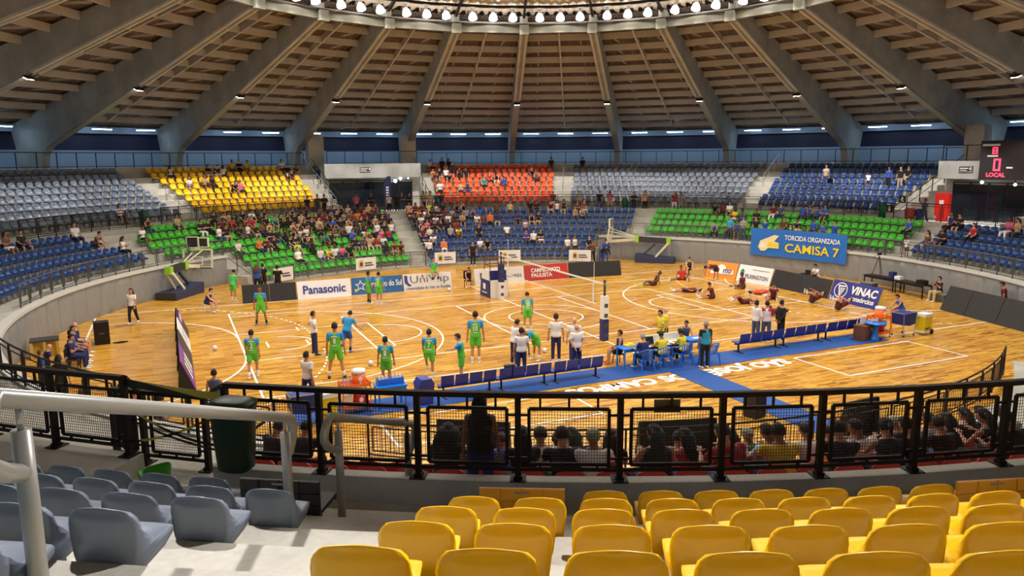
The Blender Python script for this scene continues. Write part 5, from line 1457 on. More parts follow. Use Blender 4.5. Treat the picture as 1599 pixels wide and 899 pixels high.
def spectator(loc, rz, shirt, label, group, standing=False, fem=None, var=None):
    L = STV if standing else VAR
    ch = [v for v in L if fem is None or v[1] == fem]
    v = L[var] if var is not None else RC.choice(ch)
    o = link('person', crowd_mesh(*v), None, loc, rz + RC.uniform(-.25, .25))
    s = RC.uniform(.94, 1.04); o.scale = (s, s, s)
    base = rgb(shirt); jit = RC.uniform(.8, 1.2)
    setc(o, shirt=[c * jit for c in base], pants=rgb(RC.choice('kkkjdnjkhw' if shirt != 'w' else 'kkjdnj')), skin=SKIN[RC.choice([0, 1, 1, 1, 2, 2, 3])], hair=HAIRC[RC.choice([0, 0, 0, 1, 1, 2])], shoe=rgb(RC.choice('wkdw')))
    tag(o, label, 'person', group)
    return o

FAR = []
def join_far(n):
    """the n spectators that show smallest become one mass, coloured per person through a colour attribute"""
    FAR.sort(key=lambda o: -((o.location - CAMP).length))
    m = MB(); cols = []; names = {'skin': 'skin', 'shirt_cloth': 'shirt', 'trouser_cloth': 'pants', 'hair': 'hair', 'shoe': 'shoe'}
    for o in FAR[:n]:
        me = o.data; M = Matrix.Translation(o.location) @ o.rotation_euler.to_matrix().to_4x4() @ Matrix.Scale(o.scale.x, 4)
        m.add([M @ v.co for v in me.vertices], [tuple(p.vertices) for p in me.polygons])
        pal = [tuple(o[names[x.name]]) if x.name in names else (.02, .02, .02) for x in me.materials]
        for p in me.polygons: cols += [(*pal[p.material_index], 1.0)] * len(p.vertices)
    for o in FAR[:n]: bpy.data.objects.remove(o)
    mt = bpy.data.materials.new('far_cloth'); mt.use_nodes = True; at = mt.node_tree.nodes.new('ShaderNodeAttribute'); at.attribute_name = 'tone'
    b = mt.node_tree.nodes['Principled BSDF']; b.inputs['Roughness'].default_value = .8
    mt.node_tree.links.new(at.outputs['Color'], b.inputs['Base Color']); MATS['far_cloth'] = mt
    ob = m.build('distant_spectators', 'far_cloth', None, True, False)
    ca = ob.data.color_attributes.new('tone', 'FLOAT_COLOR', 'CORNER')
    ca.data.foreach_set('color', [c for t in cols for c in t])
    tag(stuff(ob), 'the smallest spectators, high in the far yellow, orange and blue rows', 'people')
# ------------------------------------------------------------------ furniture on the court
def face(dx, dy): return atan2(dy, dx) - pi / 2
def bench_seats(x0, y0, x1, y1, label, n=4, bag=None):
    """bar bench with n blue plastic shells facing the court"""
    p, q = V(x0, y0, 0), V(x1, y1, 0); L = (q - p).length
    g = empty('team_bench', (p + q) / 2, atan2(y1 - y0, x1 - x0), label, 'bench', 'blue team benches')
    b = MB(); b.box((0, 0, .36), (L, .06, .05))
    for x in (-L / 2 + .18, L / 2 - .18):
        b.box((x, 0, .18), (.05, .06, .36)).box((x, -.02, .02), (.06, .5, .04))
    b.build('frame', 'dark_steel', g)
    for i in range(n):
        x = -L / 2 + L * (i + .5) / n; w = L / n - .06
        s = MB(); P = [(.24, .42), (.20, .435), (.0, .41), (-.16, .42), (-.20, .50), (-.26, .80), (-.28, .80), (-.225, .49), (-.18, .395), (.0, .38), (.22, .40)]
        k = len(P); vs = [(x + t * w / 2, y, z) for t in (-1, 1) for y, z in P]
        s.add(vs, [tuple(range(k)), tuple(range(k, 2 * k))[::-1]] + [(j, (j + 1) % k, (j + 1) % k + k, j + k) for j in range(k)])
        s.build('seat_shell', 'bench_blue', g)
    return g
for i in range(3):
    x0 = -8.9 + i * 2.02
    bench_seats(x0, -9.92 - i * .01, x0 + 1.96, -9.92 - i * .01, 'blue four-seat bench left of the scorers table, %s' % ['farthest left of three', 'middle of three', 'nearest the table of three'][i])
    x0 = 3.5 + i * 2.36
    bench_seats(x0, -9.48 + i * .05, x0 + 2.28, -9.44 + i * .05, 'blue four-seat bench right of the scorers table, %s' % ['nearest the table of three', 'middle of three', 'farthest right of three'][i])

def armchair(x, y, rz, label):
    g = empty('plastic_armchair', (x, y, .016), rz, label, 'chair', 'blue plastic armchairs at the scorers table')
    MB().box((0, .02, .43), (.46, .44, .03)).box((0, .23, .41), (.44, .03, .06)).build('seat', 'chair_blue', g)
    b = MB(); n = 7
    for i in range(n):
        u = -1 + 2 * i / (n - 1); b.bar((u * .17, -.2 + .03 * u * u, .44), (u * .22, -.30 + .07 * u * u, .80), .036, .018)
    b.tube([(-.25, -.2, .78), (-.15, -.29, .84), (0, -.31, .86), (.15, -.29, .84), (.25, -.2, .78)], .022, 6); b.build('backrest', 'chair_blue', g)
    for s in (-1, 1):
        MB().tube([(s * .25, -.2, .78), (s * .27, -.05, .68), (s * .27, .2, .66), (s * .25, .25, .60)], [.022, .026, .028, .02], 6).build('armrest', 'chair_blue', g)
        MB().tube([(s * .25, .25, .62), (s * .25, .26, .4), (s * .27, .29, 0)], [.025, .035, .022], 6).build('leg', 'chair_blue', g)
        MB().tube([(s * .23, -.2, .46), (s * .27, -.29, 0)], [.04, .022], 6).build('leg', 'chair_blue', g)
for i, (x, y) in enumerate(((-1.15, -10.10), (-.35, -10.06), (.60, -10.0), (1.52, -10.42))):
    armchair(x, y, 0.05 * (i - 1), 'blue plastic armchair at the scorers table, %s' % ['leftmost, under the man in navy', 'second from the left, under a yellow shirt', 'third from the left, under a yellow shirt', 'rightmost and empty'][i])
def table(x, y, rz, L, D, H, m, label, top='print_white', legs=.05, z=0.0):
    g = empty('table', (x, y, z), rz, label, 'table')
    MB().box((0, 0, H - .02), (L, D, .04)).build('tabletop', top, g)
    for sx in (-1, 1):
        for sy in (-1, 1): MB().box((sx * (L / 2 - .06), sy * (D / 2 - .06), (H - .04) / 2), (legs, legs, H - .04)).build('leg', m, g)
    MB().box((0, D / 2 - .03, H - .08), (L - .1, .02, .1)).box((0, -D / 2 + .03, H - .08), (L - .1, .02, .1)).build('apron', m, g)
    return g
table(-1.25, -9.35, 0, .95, .62, .74, 'table_blue', 'blue plastic table at the left end of the scorers', 'table_blue', z=.016); table(.15, -9.3, 0, 1.7, .7, .74, 'dark_steel', 'long scorers table in the middle of the sideline', z=.016); table(1.75, -9.25, 0, .95, .62, .74, 'table_blue', 'blue plastic table at the right end of the scorers', 'table_blue', z=.016)
o = MB().box((0, 0, .13), (1.75, .09, .25)).box((0, 0, .012), (1.6, .2, .02)).build('score_panel', 'sign_white'); o.location = (.35, -9.04, .758); tag(o, 'long white score panel standing on the scorers table', 'panel')
o = MB().box((0, 0, .01), (.34, .24, .02)).add([(-.17, .12, .02), (.17, .12, .02), (.17, .2, .24), (-.17, .2, .24), (-.17, .135, .02), (.17, .135, .02), (.17, .215, .24), (-.17, .215, .24)], [(0, 1, 2, 3), (7, 6, 5, 4), (0, 4, 5, 1), (1, 5, 6, 2), (2, 6, 7, 3), (3, 7, 4, 0)]).build('laptop', 'dark_steel'); o.location = (-.35, -9.4, .758); tag(o, 'dark laptop open on the scorers table', 'laptop')
for i, (x, y, m, l) in enumerate(((.3, -9.45, 'ad_white', 'sheet of paper before the left yellow scorer'), (.75, -9.4, 'ad_white', 'sheet of paper before the right yellow scorer'), (1.75, -9.3, 'ad_white', 'white papers on the right blue table'))):
    o = MB().box((0, 0, .004), (.3, .21, .008)).build('paper', m); o.location = (x, y, .758); tag(o, l, 'paper')
o = MB().box((0, 0, .03), (.38, .28, .05)).box((.05, .02, .07), (.2, .2, .04)).build('folded_shirt', 'print_yellow'); o.location = (-1.25, -9.25, .758); tag(o, 'folded yellow and green shirt on the left blue table', 'shirt')

def cart(x, y, rz, label):
    g = empty('drinks_cart', (x, y, .0), rz, label, 'cart', 'orange drinks carts')
    for sx in (-1, 1):
        for sy in (-1, 1):
            MB().box((sx * .42, sy * .26, .52), (.035, .035, .92)).build('post', 'cooler_orange', g); MB().ball((sx * .42, sy * .26, .035), .035, 8, 6).build('wheel', 'dark_steel', g, True)
    for z in (.2, .84):
        t = MB(); t.box((0, 0, z), (.86, .54, .02))
        for s in (-1, 1): t.box((0, s * .27, z + .05), (.86, .015, .1)); t.box((s * .43, 0, z + .05), (.015, .54, .1))
        t.build('tray', 'cooler_orange', g)
    return g
def cooler(x, y, z, label, body='cooler_orange', r=.21, h=.34):
    g = empty('drinks_cooler', (x, y, z), 0, label, 'cooler')
    MB().lathe([(r * .92, 0), (r, .03), (r, h)], n=20).build('cooler_body', body, g, True); MB().lathe([(r * 1.03, h), (r * 1.05, h + .05), (r * .98, h + .11), (r * .3, h + .13)], n=20).build('lid', 'cooler_white', g, True)
    MB().ball((0, -r - .01, h * .55), (.07, .01, .08), 10, 6).build('badge', 'ad_white', g, True); MB().box((0, -r - .03, .06), (.04, .06, .05)).build('tap', 'cooler_white', g)
    return g
def bottle(x, y, z, label, m='bottle_clear', cap='print_blue', h=.26):
    g = empty('bottle', (x, y, z), 0, label, 'bottle')
    MB().lathe([(.036, 0), (.038, .02), (.038, h * .62), (.016, h * .82), (.016, h * .92)], n=10).build('bottle_body', m, g, True); MB().lathe([(.018, h * .9), (.018, h)], n=8).build('bottle_cap', cap, g, True)
cart(-11.6, -10.05, .05, 'orange drinks cart on the left behind the fence'); cooler(-11.45, -10.0, .855, 'large orange cooler with white lid on the left cart'); cooler(-11.45, -10.05, .215, 'red cooler on the lower tray of the left cart', 'box_red', .2, .36)
for i in range(3): bottle(-11.92 + i * .1, -10.0, .855, 'bottle on the left orange cart, %s from the left' % nth(i))
o = MB().box((0, 0, .18), (.3, .2, .36)).build('carton', 'ad_white'); o.location = (-11.85, -10.1, .215); tag(o, 'white printed carton on the lower tray of the left cart', 'box')
cart(10.75, -10.0, .1, 'orange drinks cart at the right end of the blue mat'); cooler(10.85, -9.95, .855, 'orange cooler with white lid on the right cart'); cooler(10.9, -10.0, .215, 'red cooler on the lower tray of the right cart', 'box_red', .2, .38)
def ball_cart(x, y, rz, label):
    g = empty('ball_cart', (x, y, 0), rz, label, 'cart', 'blue cloth ball carts')
    MB().prism([(-.46, 1.0), (.46, 1.0), (.40, .52), (0, .46), (-.40, .52)], 'y', -.28, .28).build('cloth_bag', 'cart_blue', g)
    for sx in (-1, 1):
        for sy in (-1, 1): MB().tube([(sx * .46, sy * .29, 1.02), (sx * .36, sy * .26, .06)], .014, 6).build('leg', 'galvanised', g); MB().ball((sx * .36, sy * .26, .04), .04, 8, 6).build('wheel', 'dark_steel', g, True)
    b = MB(); b.tube([(-.46, -.29, 1.02), (.46, -.29, 1.02), (.46, .29, 1.02), (-.46, .29, 1.02), (-.46, -.29, 1.02)], .014, 6); b.build('rim', 'galvanised', g)
ball_cart(-13.2, -10.75, .05, 'blue cloth ball cart at the left behind the fence'); ball_cart(12.0, -10.2, .1, 'blue cloth ball cart at the right end of the court')
def wheel_cooler(x, y, rz, label):
    g = empty('wheeled_cooler', (x, y, 0), rz, label, 'cooler', 'yellow wheeled coolers')
    MB().prism([(-.24, .16), (.24, .16), (.27, .78), (-.27, .78)], 'y', -.22, .22).build('cooler_body', 'cooler_yellow', g)
    MB().box((0, 0, .84), (.58, .48, .13)).build('lid', 'cooler_white', g); MB().box((-.02, 0, .12), (.5, .46, .1)).build('base_tray', 'cooler_white', g)
    for s in (-1, 1): MB().tube([(.25, s * .235 - .03, .11), (.25, s * .235 + .03, .11)], .11, 14).build('wheel', 'dark_steel', g)
    MB().tube([(.28, -.15, .5), (.33, -.15, .9), (.36, 0, .98), (.33, .15, .9), (.28, .15, .5)], .016, 6).build('handle', 'cooler_white', g)
    for k in range(2): MB().tube([(-.16 + k * .2 + .09 * cos(pi * t / 8), -.23, .22 + .09 * sin(pi * t / 8)) for t in range(9)], .014, 5).build('strap', 'dark_steel', g)
wheel_cooler(13.05, -10.35, .1, 'yellow wheeled cooler with white lid at the right'); wheel_cooler(-12.55, -10.6, .1, 'yellow wheeled cooler behind the fence on the left')
# right end: brown bin, round blue table, bottles; left end: blue table with crates, blue bin
g = empty('waste_bin', (9.75, -10.05, .016), .3, 'brown wooden bin at the end of the right bench', 'bin'); MB().prism([(-.28, 0), (.28, 0), (.31, .62), (-.31, .62)], 'y', -.25, .25).build('bin_body', 'brown_wood', g); MB().box((0, 0, .62), (.66, .54, .03)).build('rim', 'brown_wood', g)
g = empty('round_table', (10.2, -10.3, .016), 0, 'small light blue plastic table beside the brown bin', 'table'); MB().lathe([(.42, .70), (.43, .72), (.42, .735)], n=20).build('tabletop', 'table_blue', g, True); MB().lathe([(.24, 0), (.17, .06), (.11, .4), (.16, .70)], n=12).build('pedestal', 'table_blue', g, True)
for i in range(4): bottle(10.0 + .13 * i, -10.3 + .1 * (i % 2), .752, 'water bottle on the light blue table, %s from the left' % nth(i))
for i in range(3): bottle(9.62 + .12 * i, -10.05, .66, 'pinkish bottle on the brown bin, %s from the left' % nth(i), h=.34, cap='print_red')
table(-10.5, -10.05, 0, .95, .65, .72, 'table_blue', 'blue plastic table with bottle crates left of the benches', 'table_blue', z=.016)
def crate(x, y, z, label):
    g = empty('bottle_crate', (x, y, z), 0, label, 'crate')
    b = MB().box((0, 0, .01), (.38, .28, .02))
    for s in (-1, 1): b.box((0, s * .135, .1), (.38, .012, .2)).box((s * .185, 0, .1), (.012, .28, .2))
    b.build('crate_body', 'chair_blue', g)
    for i in range(3):
        for j in range(2): MB().lathe([(.036, .02), (.036, .2), (.018, .25), (.02, .28)], (-.11 + .11 * i, -.06 + .12 * j, 0), 8).build('crate_bottle', 'cooler_white', g, True)
crate(-10.72, -10.05, .737, 'blue crate of white bottles, left on the blue table'); crate(-10.28, -10.05, .737, 'blue crate of white bottles, right on the blue table')
g = empty('waste_bin', (-9.45, -10.2, .016), .1, 'dark blue plastic bin at the left end of the benches', 'bin'); MB().prism([(-.20, 0), (.20, 0), (.26, .62), (-.26, .62)], 'y', -.22, .22).build('bin_body', 'bench_blue', g); MB().prism([(-.28, .62), (.28, .62), (.16, .82), (-.16, .82)], 'y', -.24, .24).build('lid', 'bench_blue', g)
# loudspeakers, box, cable, balls
def speaker(x, y, rz, w, d, h, label):
    g = empty('loudspeaker', (x, y, .0), rz, label, 'speaker'); MB().box((0, 0, h / 2), (w, d, h)).build('cabinet', 'black_board', g); MB().box((0, -d / 2 - .005, h / 2), (w - .06, .012, h - .06)).build('grille', 'dark_steel', g)
    MB().box((0, -d / 2 - .013, h * .5), (w * .3, .006, .02)).build('badge', 'galvanised', g)
speaker(-19.3, 3.3, .1, .58, .5, .95, 'tall black loudspeaker on the floor at the left'); speaker(-.95, -15.55, .2, .48, .46, .72, 'black loudspeaker on the blue mat near the fence')
o = MB().tube([(-.3, 0, .02), (0, .15, .02), (.25, .05, .02), (.1, -.12, .02), (-.2, -.05, .02), (-.25, .1, .025)], .025, 6).build('coiled_cable', 'dark_steel'); o.location = (-18.6, 3.1, 0); tag(o, 'black coiled cable beside the left loudspeaker', 'cable')
g = empty('wooden_box', (-21.2, 2.0, 0), .1, 'pale wooden box with grey top by the left wall', 'box')
MB().box((0, 0, .66), (1.0, .8, .05)).build('top', 'ad_dark', g)
for sx in (-1, 0, 1): MB().box((sx * .44, -.36, .32), (.1, .06, .64)).build('slat', 'yellow_ply', g)
MB().box((0, .1, .32), (.92, .55, .62)).build('box_body', 'yellow_ply', g)
def ball(x, y, z, label):
    g = empty('volleyball', (x, y, z + .105), 0, label, 'ball'); MB().ball((0, 0, 0), .105, 16, 10).build('ball_body', 'ad_white', g, True)
    b = MB()
    for k in range(3): b.tube([(.1055 * cos(2 * pi * t / 18) * (1 if k else 1), .1055 * sin(2 * pi * t / 18) * cos(k * pi / 3), .1055 * sin(2 * pi * t / 18) * sin(k * pi / 3)) for t in range(19)], .003, 4)
    b.build('seams', 'print_blue', g)
for x, y, l in ((-15.05, -.08, 'white volleyball on the floor near the left arc'), (-9.9, -5.1, 'white volleyball near the player with number 1'), (-3.2, -6.2, 'white volleyball behind the coaches in white'), (-1.8, 8.9, 'white volleyball near the referee stand')): ball(x, y, 0, l)
# right side tables, tripod, cases
table(21.0, -1.6, radians(86), 2.2, .7, .74, 'dark_steel', 'dark table by the right wall, farther of two', 'dark_steel'); table(20.7, -3.95 + .1, radians(80), 2.1, .7, .74, 'dark_steel', 'dark table by the right wall, nearer of two', 'dark_steel')
g = empty('camera_tripod', (21.1, -1.2, .76), 0, 'black camera tripod standing on the right wall table', 'tripod')
for k in range(3): MB().tube([(0, 0, 1.15), (.33 * cos(2.1 * k), .33 * sin(2.1 * k), 0)], .018, 6).build('leg', 'dark_steel', g)
MB().box((0, 0, 1.25), (.2, .14, .14)).bar((-.1, 0, 1.2), (-.45, .1, 1.05), .02).build('head', 'dark_steel', g)
for nm, x, y, d, m, l in (('bag', 20.95, -2.3, (.36, .26, .36), 'pad_navy', 'navy bag on the right wall table'), ('helmet_case', 20.9, -2.75, (.3, .36, .18), 'ad_white', 'white case beside the navy bag'), ('camera_case', 20.6, -4.45, (.34, .5, .22), 'dark_steel', 'black case on the nearer right wall table')):
    o = MB().box((0, 0, d[2] / 2), d).box((0, 0, d[2] + .015), (d[0] * .3, d[1] * .3, .03)).build(nm, m); o.location = (x, y, .745); tag(o, l, 'bag')
for x, y, l in ((20.3, -1.3, 'grey block under the farther right wall table'), (20.55, -5.6, 'grey block on which the photographer at the right sits')):
    g = empty('grey_block', (x, y, 0), .1, l, 'block'); MB().box((0, 0, .2), (.55, .75, .38)).build('block_body', 'grey_rail', g); MB().box((0, 0, .395), (.57, .77, .02)).build('pad', 'grey_vinyl', g)
table(19.5, -8.5, radians(75), 1.8, .6, .72, 'dark_steel', 'table with blue things behind the right black boards', 'dark_steel')
for i, y in enumerate((-7.95, -8.3, -8.8)):
    o = MB().box((0, 0, .09), (.4, .34, .16)).box((0, 0, .19), (.3, .05, .04)).build('kit_bag', ['table_blue', 'pad_navy', 'dark_steel'][i]); o.location = (19.5 + .05 * i, y, .725); tag(o, ['light blue bag on the table behind the right black boards', 'navy bag on the table behind the right black boards', 'black bag on the table behind the right black boards'][i], 'bag')
def stool(x, y, m, label, h=.42, z=0.0):
    g = empty('stool', (x, y, z), 0, label, 'stool'); MB().box((0, 0, h - .02), (.34, .34, .04)).build('seat', m, g)
    for sx in (-1, 1):
        for sy in (-1, 1): MB().bar((sx * .13, sy * .13, h - .04), (sx * .16, sy * .16, 0), .03).build('leg', m, g)
stool(-1.45, -8.85, 'brown_wood', 'brown stool left of the scorers table'); stool(1.95, -8.35, 'chair_blue', 'blue stool on the court side of the scorers table'); stool(-14.9, 8.55, 'ad_white', 'white stool under the ball boy at the left'); stool(14.6, -8.0, 'chair_blue', 'blue stool under the ball boy at the right'); stool(18.6, 1.0, 'dark_steel', 'dark stool behind the right black board'); stool(14.3, 7.6, 'dark_steel', 'dark stool under the ball boy beyond the stretching players')
g = empty('chair', (-.3, 9.62, 0), pi, 'dark chair between the far boards', 'chair'); MB().box((0, 0, .42), (.46, .44, .05)).build('seat', 'dark_cloth', g); MB().box((0, -.22, .75), (.48, .05, .5)).build('backrest', 'dark_cloth', g)
for sx in (-1, 1):
    for sy in (-1, 1): MB().box((sx * .2, sy * .18, .2), (.03, .03, .4)).build('leg', 'dark_steel', g)
g = empty('laptop_desk', (18.05, 1.15, 0), .2, 'small dark desk with laptop behind the right black board', 'desk'); MB().box((0, 0, .7), (.5, .9, .04)).build('desk_top', 'dark_steel', g); MB().box((0, 0, .84), (.03, .36, .24)).build('laptop_screen', 'dark_cloth', g)
for s in (-1, 1): MB().box((0, s * .4, .34), (.4, .04, .68)).build('leg', 'dark_steel', g)
b_ = MB().box((0, 0, .2), (.34, .2, .4)).box((0, -.11, .15), (.24, .06, .22)).tube([(-.1, .1, .38), (-.13, .18, .2), (-.1, .1, .04)], .018, 5).tube([(.1, .1, .38), (.13, .18, .2), (.1, .1, .04)], .018, 5).build('backpack', 'dark_cloth'); b_.location = (-6.4, -9.98, .43); tag(b_, 'black backpack on a seat of the left benches', 'bag')

# ------------------------------------------------------------------ the teams
AW, CAMD, LEFT, RIGHT = (.41, .91), (-.41, -.91), (-.91, .41), (.91, -.41)
GS = dict(shirt='G', pants='G', sleeves='B', socks='w', group='players in green')
person((-12.77, 4.16, 0), face(*CAMD), 'stand_apart', 'player in green facing us before the black board at the far left', skin=2, **{**GS, 'socks': 'k'}, shoe=(60, 130, 190), hs=1.06)
person((-14.05, -4.90, 0), face(.25, .97), 'walk', 'player in green walking away on the left arc', skin=1, number='2', **GS)
person((-11.38, -6.17, 0), face(.35, .93), 'stand_apart', 'player in green with legs apart seen from behind, black shoes', skin=1, number='8', shoe=(30, 28, 28), **GS, hs=1.15)
person((-10.15, -2.78, 0), face(.5, .8), 'run', 'player in light blue bent forward mid-stride', shirt='B', pants='b', skin=1, socks='k', shoe=(60, 130, 190))
person((-10.07, -7.98, 0), face(.4, .92), 'stand', 'player in green with number 1 seen from behind the blue table', skin=1, number='1', **GS)
person((-8.32, -7.63, 0), face(.36, .93), 'lift', 'player in green standing on one leg seen from behind', skin=1, number='7', **GS)
person((-7.60, -8.60, 0), face(*LEFT), 'reach', 'player in green in profile holding one arm forward', skin=0, **{**GS, 'socks': 'k'}, shoe=(30, 30, 34), hairc=1)
person((-6.23, -6.47, 0), face(.4, .92), 'stand', 'player in green with number 10 seen from behind in the middle', skin=1, number='10', **GS, hs=1.14)
person((-2.11, -2.36, 0), face(.3, .95), 'lookdown', 'player in green with number 20 near the centre circle', skin=1, number='20', **GS)
person((-3.97, -7.05, 0), face(-.8, -.2), 'bend', 'player in green bending behind the coaches in white', skin=1, **GS)
person((-6.95, 7.15, 0), face(.9, .2), 'stand', 'player in green standing in profile before the blue star board', skin=2, **{**GS, 'socks': 'k'})
person((-6.5, 6.72, 0), face(.6, .75), 'stand', 'player in green with back turned before the blue star board', skin=1, number='5', **GS)
person((-13.46, 11.18, 0), face(.7, .6), 'lookdown', 'player in bright green with back turned near the left hoop', shirt=(80, 220, 110), pants='G', skin=1, socks='w')
person((-2.35, 9.98, .0), face(-.1, -.99), 'sit', 'player in green and blue seated on the board at the far side', skin=1, seat=.97, **{**GS, 'socks': 'k'})
CW = dict(shirt='w', bottom='trousers', pants='n', shoe=(225, 225, 228), group='coaches in white')
person((-11.48, -2.47, 0), face(.85, .1), 'hips', 'man in white with hands on hips left of the player in light blue', skin=1, **{**CW, 'shoe': (40, 44, 60)})
person((-12.85, -8.85, 0), face(.75, .6), 'walk', 'man in white walking behind the fence at the left', skin=1, **CW)
person((-5.04, -7.34, 0), face(.9, .1), 'lookdown', 'man in white in profile left of the bending player', skin=1, **CW)
person((-5.40, -8.75, 0), face(.4, .92), 'stand', 'man in white with dark hair and back turned behind the benches', skin=1, **CW)
person((-3.35, -7.45, 0), face(.4, .92), 'stand', 'tall man in white with back turned right of the bending player', skin=1, hairc=1, **CW, hs=1.05)
person((-2.95, -8.15, 0), face(.4, .92), 'stand', 'bald man in white with back turned', skin=0, hair='bald', **CW, hs=1.02)
person((-3.35, -9.05, 0), face(.1, .99), 'behind', 'bald man in white with hands behind his back', skin=0, hair='bald', **CW)
person((-18.22, 7.28, 0), face(*CAMD), 'walk', 'woman in white blouse and black trousers walking at the far left', shirt='w', bottom='trousers', pants='k', fem=True, hair='long', skin=1, hairc=1, hs=.97)
person((-14.9, 8.55, 0), face(.8, -.5), 'sit_fwd', 'ball boy in navy vest seated on a stool at the left', shirt='n', pants='n', top='vest', skin=0, hs=.95)
person((-.3, 9.66, 0), face(-.2, -.98), 'sit_fwd', 'ball boy in black vest seated on the dark chair between the far boards', shirt='k', pants='n', top='vest', skin=1, hs=.95, seat=.44)
person((14.3, 7.6, 0), face(-.5, -.85), 'sit_fwd', 'ball boy in dark vest seated beyond the stretching players', shirt='d', pants='k', top='vest', skin=0, hs=.95)
person((14.6, -8.0, 0), face(-.8, .3), 'sit_fwd', 'ball boy in blue and yellow vest seated at the right end', shirt='b', pants='b', top='vest', skin=1, hs=.95, seat=.42)
# officials
person((-1.45, -8.85, 0), face(*LEFT), 'sit', 'ball boy in navy vest seated left of the scorers table', shirt='n', pants='k', top='vest', skin=1, hs=.95, shoe=(200, 90, 80))
person((-1.15, -10.10, .016), 0, 'sit_table', 'man in navy polo with grey hair writing at the scorers table', shirt='n', pants='k', bottom='trousers', skin=1, hairc=3, seat=.45)
person((-.35, -10.06, .016), -.1, 'sit_table', 'official in yellow seated at the table, left of two', shirt='Y', pants='k', bottom='trousers', skin=2, seat=.45)
person((.60, -10.0, .016), .25, 'sit_table', 'official in yellow seated at the table, right of two', shirt='Y', pants='k', bottom='trousers', skin=2, hair='tail', fem=True, seat=.45)
person((.85, -8.25, 0), face(-.95, .1), 'paper', 'official in yellow standing with a paper before the table', shirt='Y', pants='k', bottom='trousers', skin=1, hairc=1)
person((1.35, -7.85, 0), face(-.9, .3), 'stand', 'bald official in yellow standing behind the one with the paper', shirt='Y', pants='k', bottom='trousers', skin=0, hair='bald')
person((1.95, -8.35, 0), face(-.3, -.95), 'sit_table', 'ball boy in navy and white seated on the court side of the table', shirt='j', pants='n', top='vest', skin=1, hs=.95, seat=.42)
person((1.05, -10.72, .016), face(.1, .99), 'stand', 'official in turquoise and black standing at the scorers table', shirt='T', pants='k', bottom='trousers', skin=2, hairc=3, sleeves='k')
person((5.55, -8.35, 0), face(.95, .1), 'crossed', 'man in white jacket and jeans behind the right benches, left of two', shirt='w', pants='j', bottom='trousers', top='long', skin=1)
person((5.85, -8.62, 0), face(.6, .6), 'crossed', 'man in white and red jacket and jeans behind the right benches', shirt=(238, 220, 220), pants='j', bottom='trousers', top='long', skin=1, sleeves='r')
person((6.55, -8.72, 0), face(.9, -.1), 'behind', 'man in black coat standing behind the right benches', shirt='k', pants='k', bottom='trousers', top='long', skin=1, shoe=(240, 240, 240))
# players in dark red stretching
RS = dict(shirt=(96, 36, 34), pants=(70, 26, 28), group='players in dark red')
person((10.1, 5.41, 0), face(-.95, .2), 'floor_lean', 'player in dark red sitting back on his hands, lime shoes', skin=3, shoe=(190, 230, 90), top='vest', **RS)
person((12.82, 6.3, 0), face(-.5, -.85), 'floor_hurdle', 'player in bright red folded on the floor near the ball boy', shirt=(214, 60, 50), pants='m', skin=2)
person((10.35, 2.55, 0), face(-.91, .41), 'lying', 'player in dark red lying flat with head to the right', skin=1, socks='w', **RS)
person((10.41, .37, 0), face(-.88, .45), 'floor_sit', 'player in dark red sitting with legs stretched to the left', skin=1, socks='w', **RS)
person((14.45, 5.09, 0), face(-.9, .1), 'bend_deep', 'player in dark red bending over before the orange board', skin=1, **RS)
person((14.1, 2.2, 0), face(-.8, .1), 'floor_hurdle', 'player in dark red sitting twisted before the white right board', skin=3, **RS)
person((13.75, .25, 0), face(.95, -.2), 'lying', 'player in orange-red lying flat with head to the left', shirt=(232, 80, 50), pants=(232, 80, 50), skin=1)
person((10.75, -1.55, 0), face(-.91, .41), 'lying_knee', 'player in dark red lying with knees raised, white leggings', skin=1, socks='w', **RS)
person((13.2, -1.25, 0), face(-.7, -.6), 'floor_sit', 'player in dark red sitting hunched before the black board', skin=1, **RS)
person((10.3, -4.2, 0), face(-.91, .41), 'legs_up', 'player in dark red lying behind the people in white, one leg up', skin=1, **RS)
person((14.1, -3.05, 0), face(-.91, .41), 'ball', 'player in dark red rolled on his back before the black board', skin=1, **RS)
person((13.85, -5.0, 0), face(-.91, .41), 'ball', 'player in dark red hugging his knees before the blue VINAC board', skin=0, socks='w', **RS)
# others around the floor
person((20.55, -5.5, 0), face(-.9, .3), 'sit_camera', 'photographer in black seated on a grey block by the right wall', shirt='k', pants='c', bottom='trousers', skin=1, seat=.40)
person((18.6, 1.0, 0), face(-.95, .1), 'sit_table', 'man in white shirt at the laptop behind the black board', shirt='w', pants='d', bottom='trousers', skin=1)
person((19.3, -9.75, 0), face(-.7, .7), 'lookdown', 'man in dark red shirt behind the right black boards', shirt='m', pants='k', bottom='trousers', skin=1)
person((-12.0, 13.0, 0), face(*AW), 'lookdown', 'person in blue shirt with big brown hair near the left hoop', shirt='b', pants='k', bottom='trousers', hair='big', fem=True, hairc=2, skin=2)
person((-11.6, 13.6, 0), face(.6, .8), 'stand', 'person in black near the left hoop beside the blue shirt', shirt='k', pants='k', bottom='trousers', skin=1, hs=.95)
person((-11.0, 11.9, 0), face(*AW), 'camera', 'photographer in black before the leftmost crest banner', shirt='k', pants='k', bottom='trousers', skin=1)
person((11.6, 15.4, 0), face(-.6, -.6), 'camera', 'person in brown before the right crest banner', shirt='N', pants='k', bottom='trousers', skin=2)
person((12.9, 15.7, 0), face(-.3, -.9), 'lookdown', 'person in blue jacket under the right hoop', shirt='b', pants='b', bottom='trousers', top='long', skin=2)
person((12.3, 15.3, 0), face(.3, -.9), 'bend', 'person in black and blue bending under the right hoop', shirt='k', pants='b', bottom='trousers', top='long', skin=2)
person((3.4, 18.35, .0), face(-.1, -.99), 'stand', 'person in black standing at the foot of the far aisle', shirt='k', pants='k', bottom='trousers', skin=1)
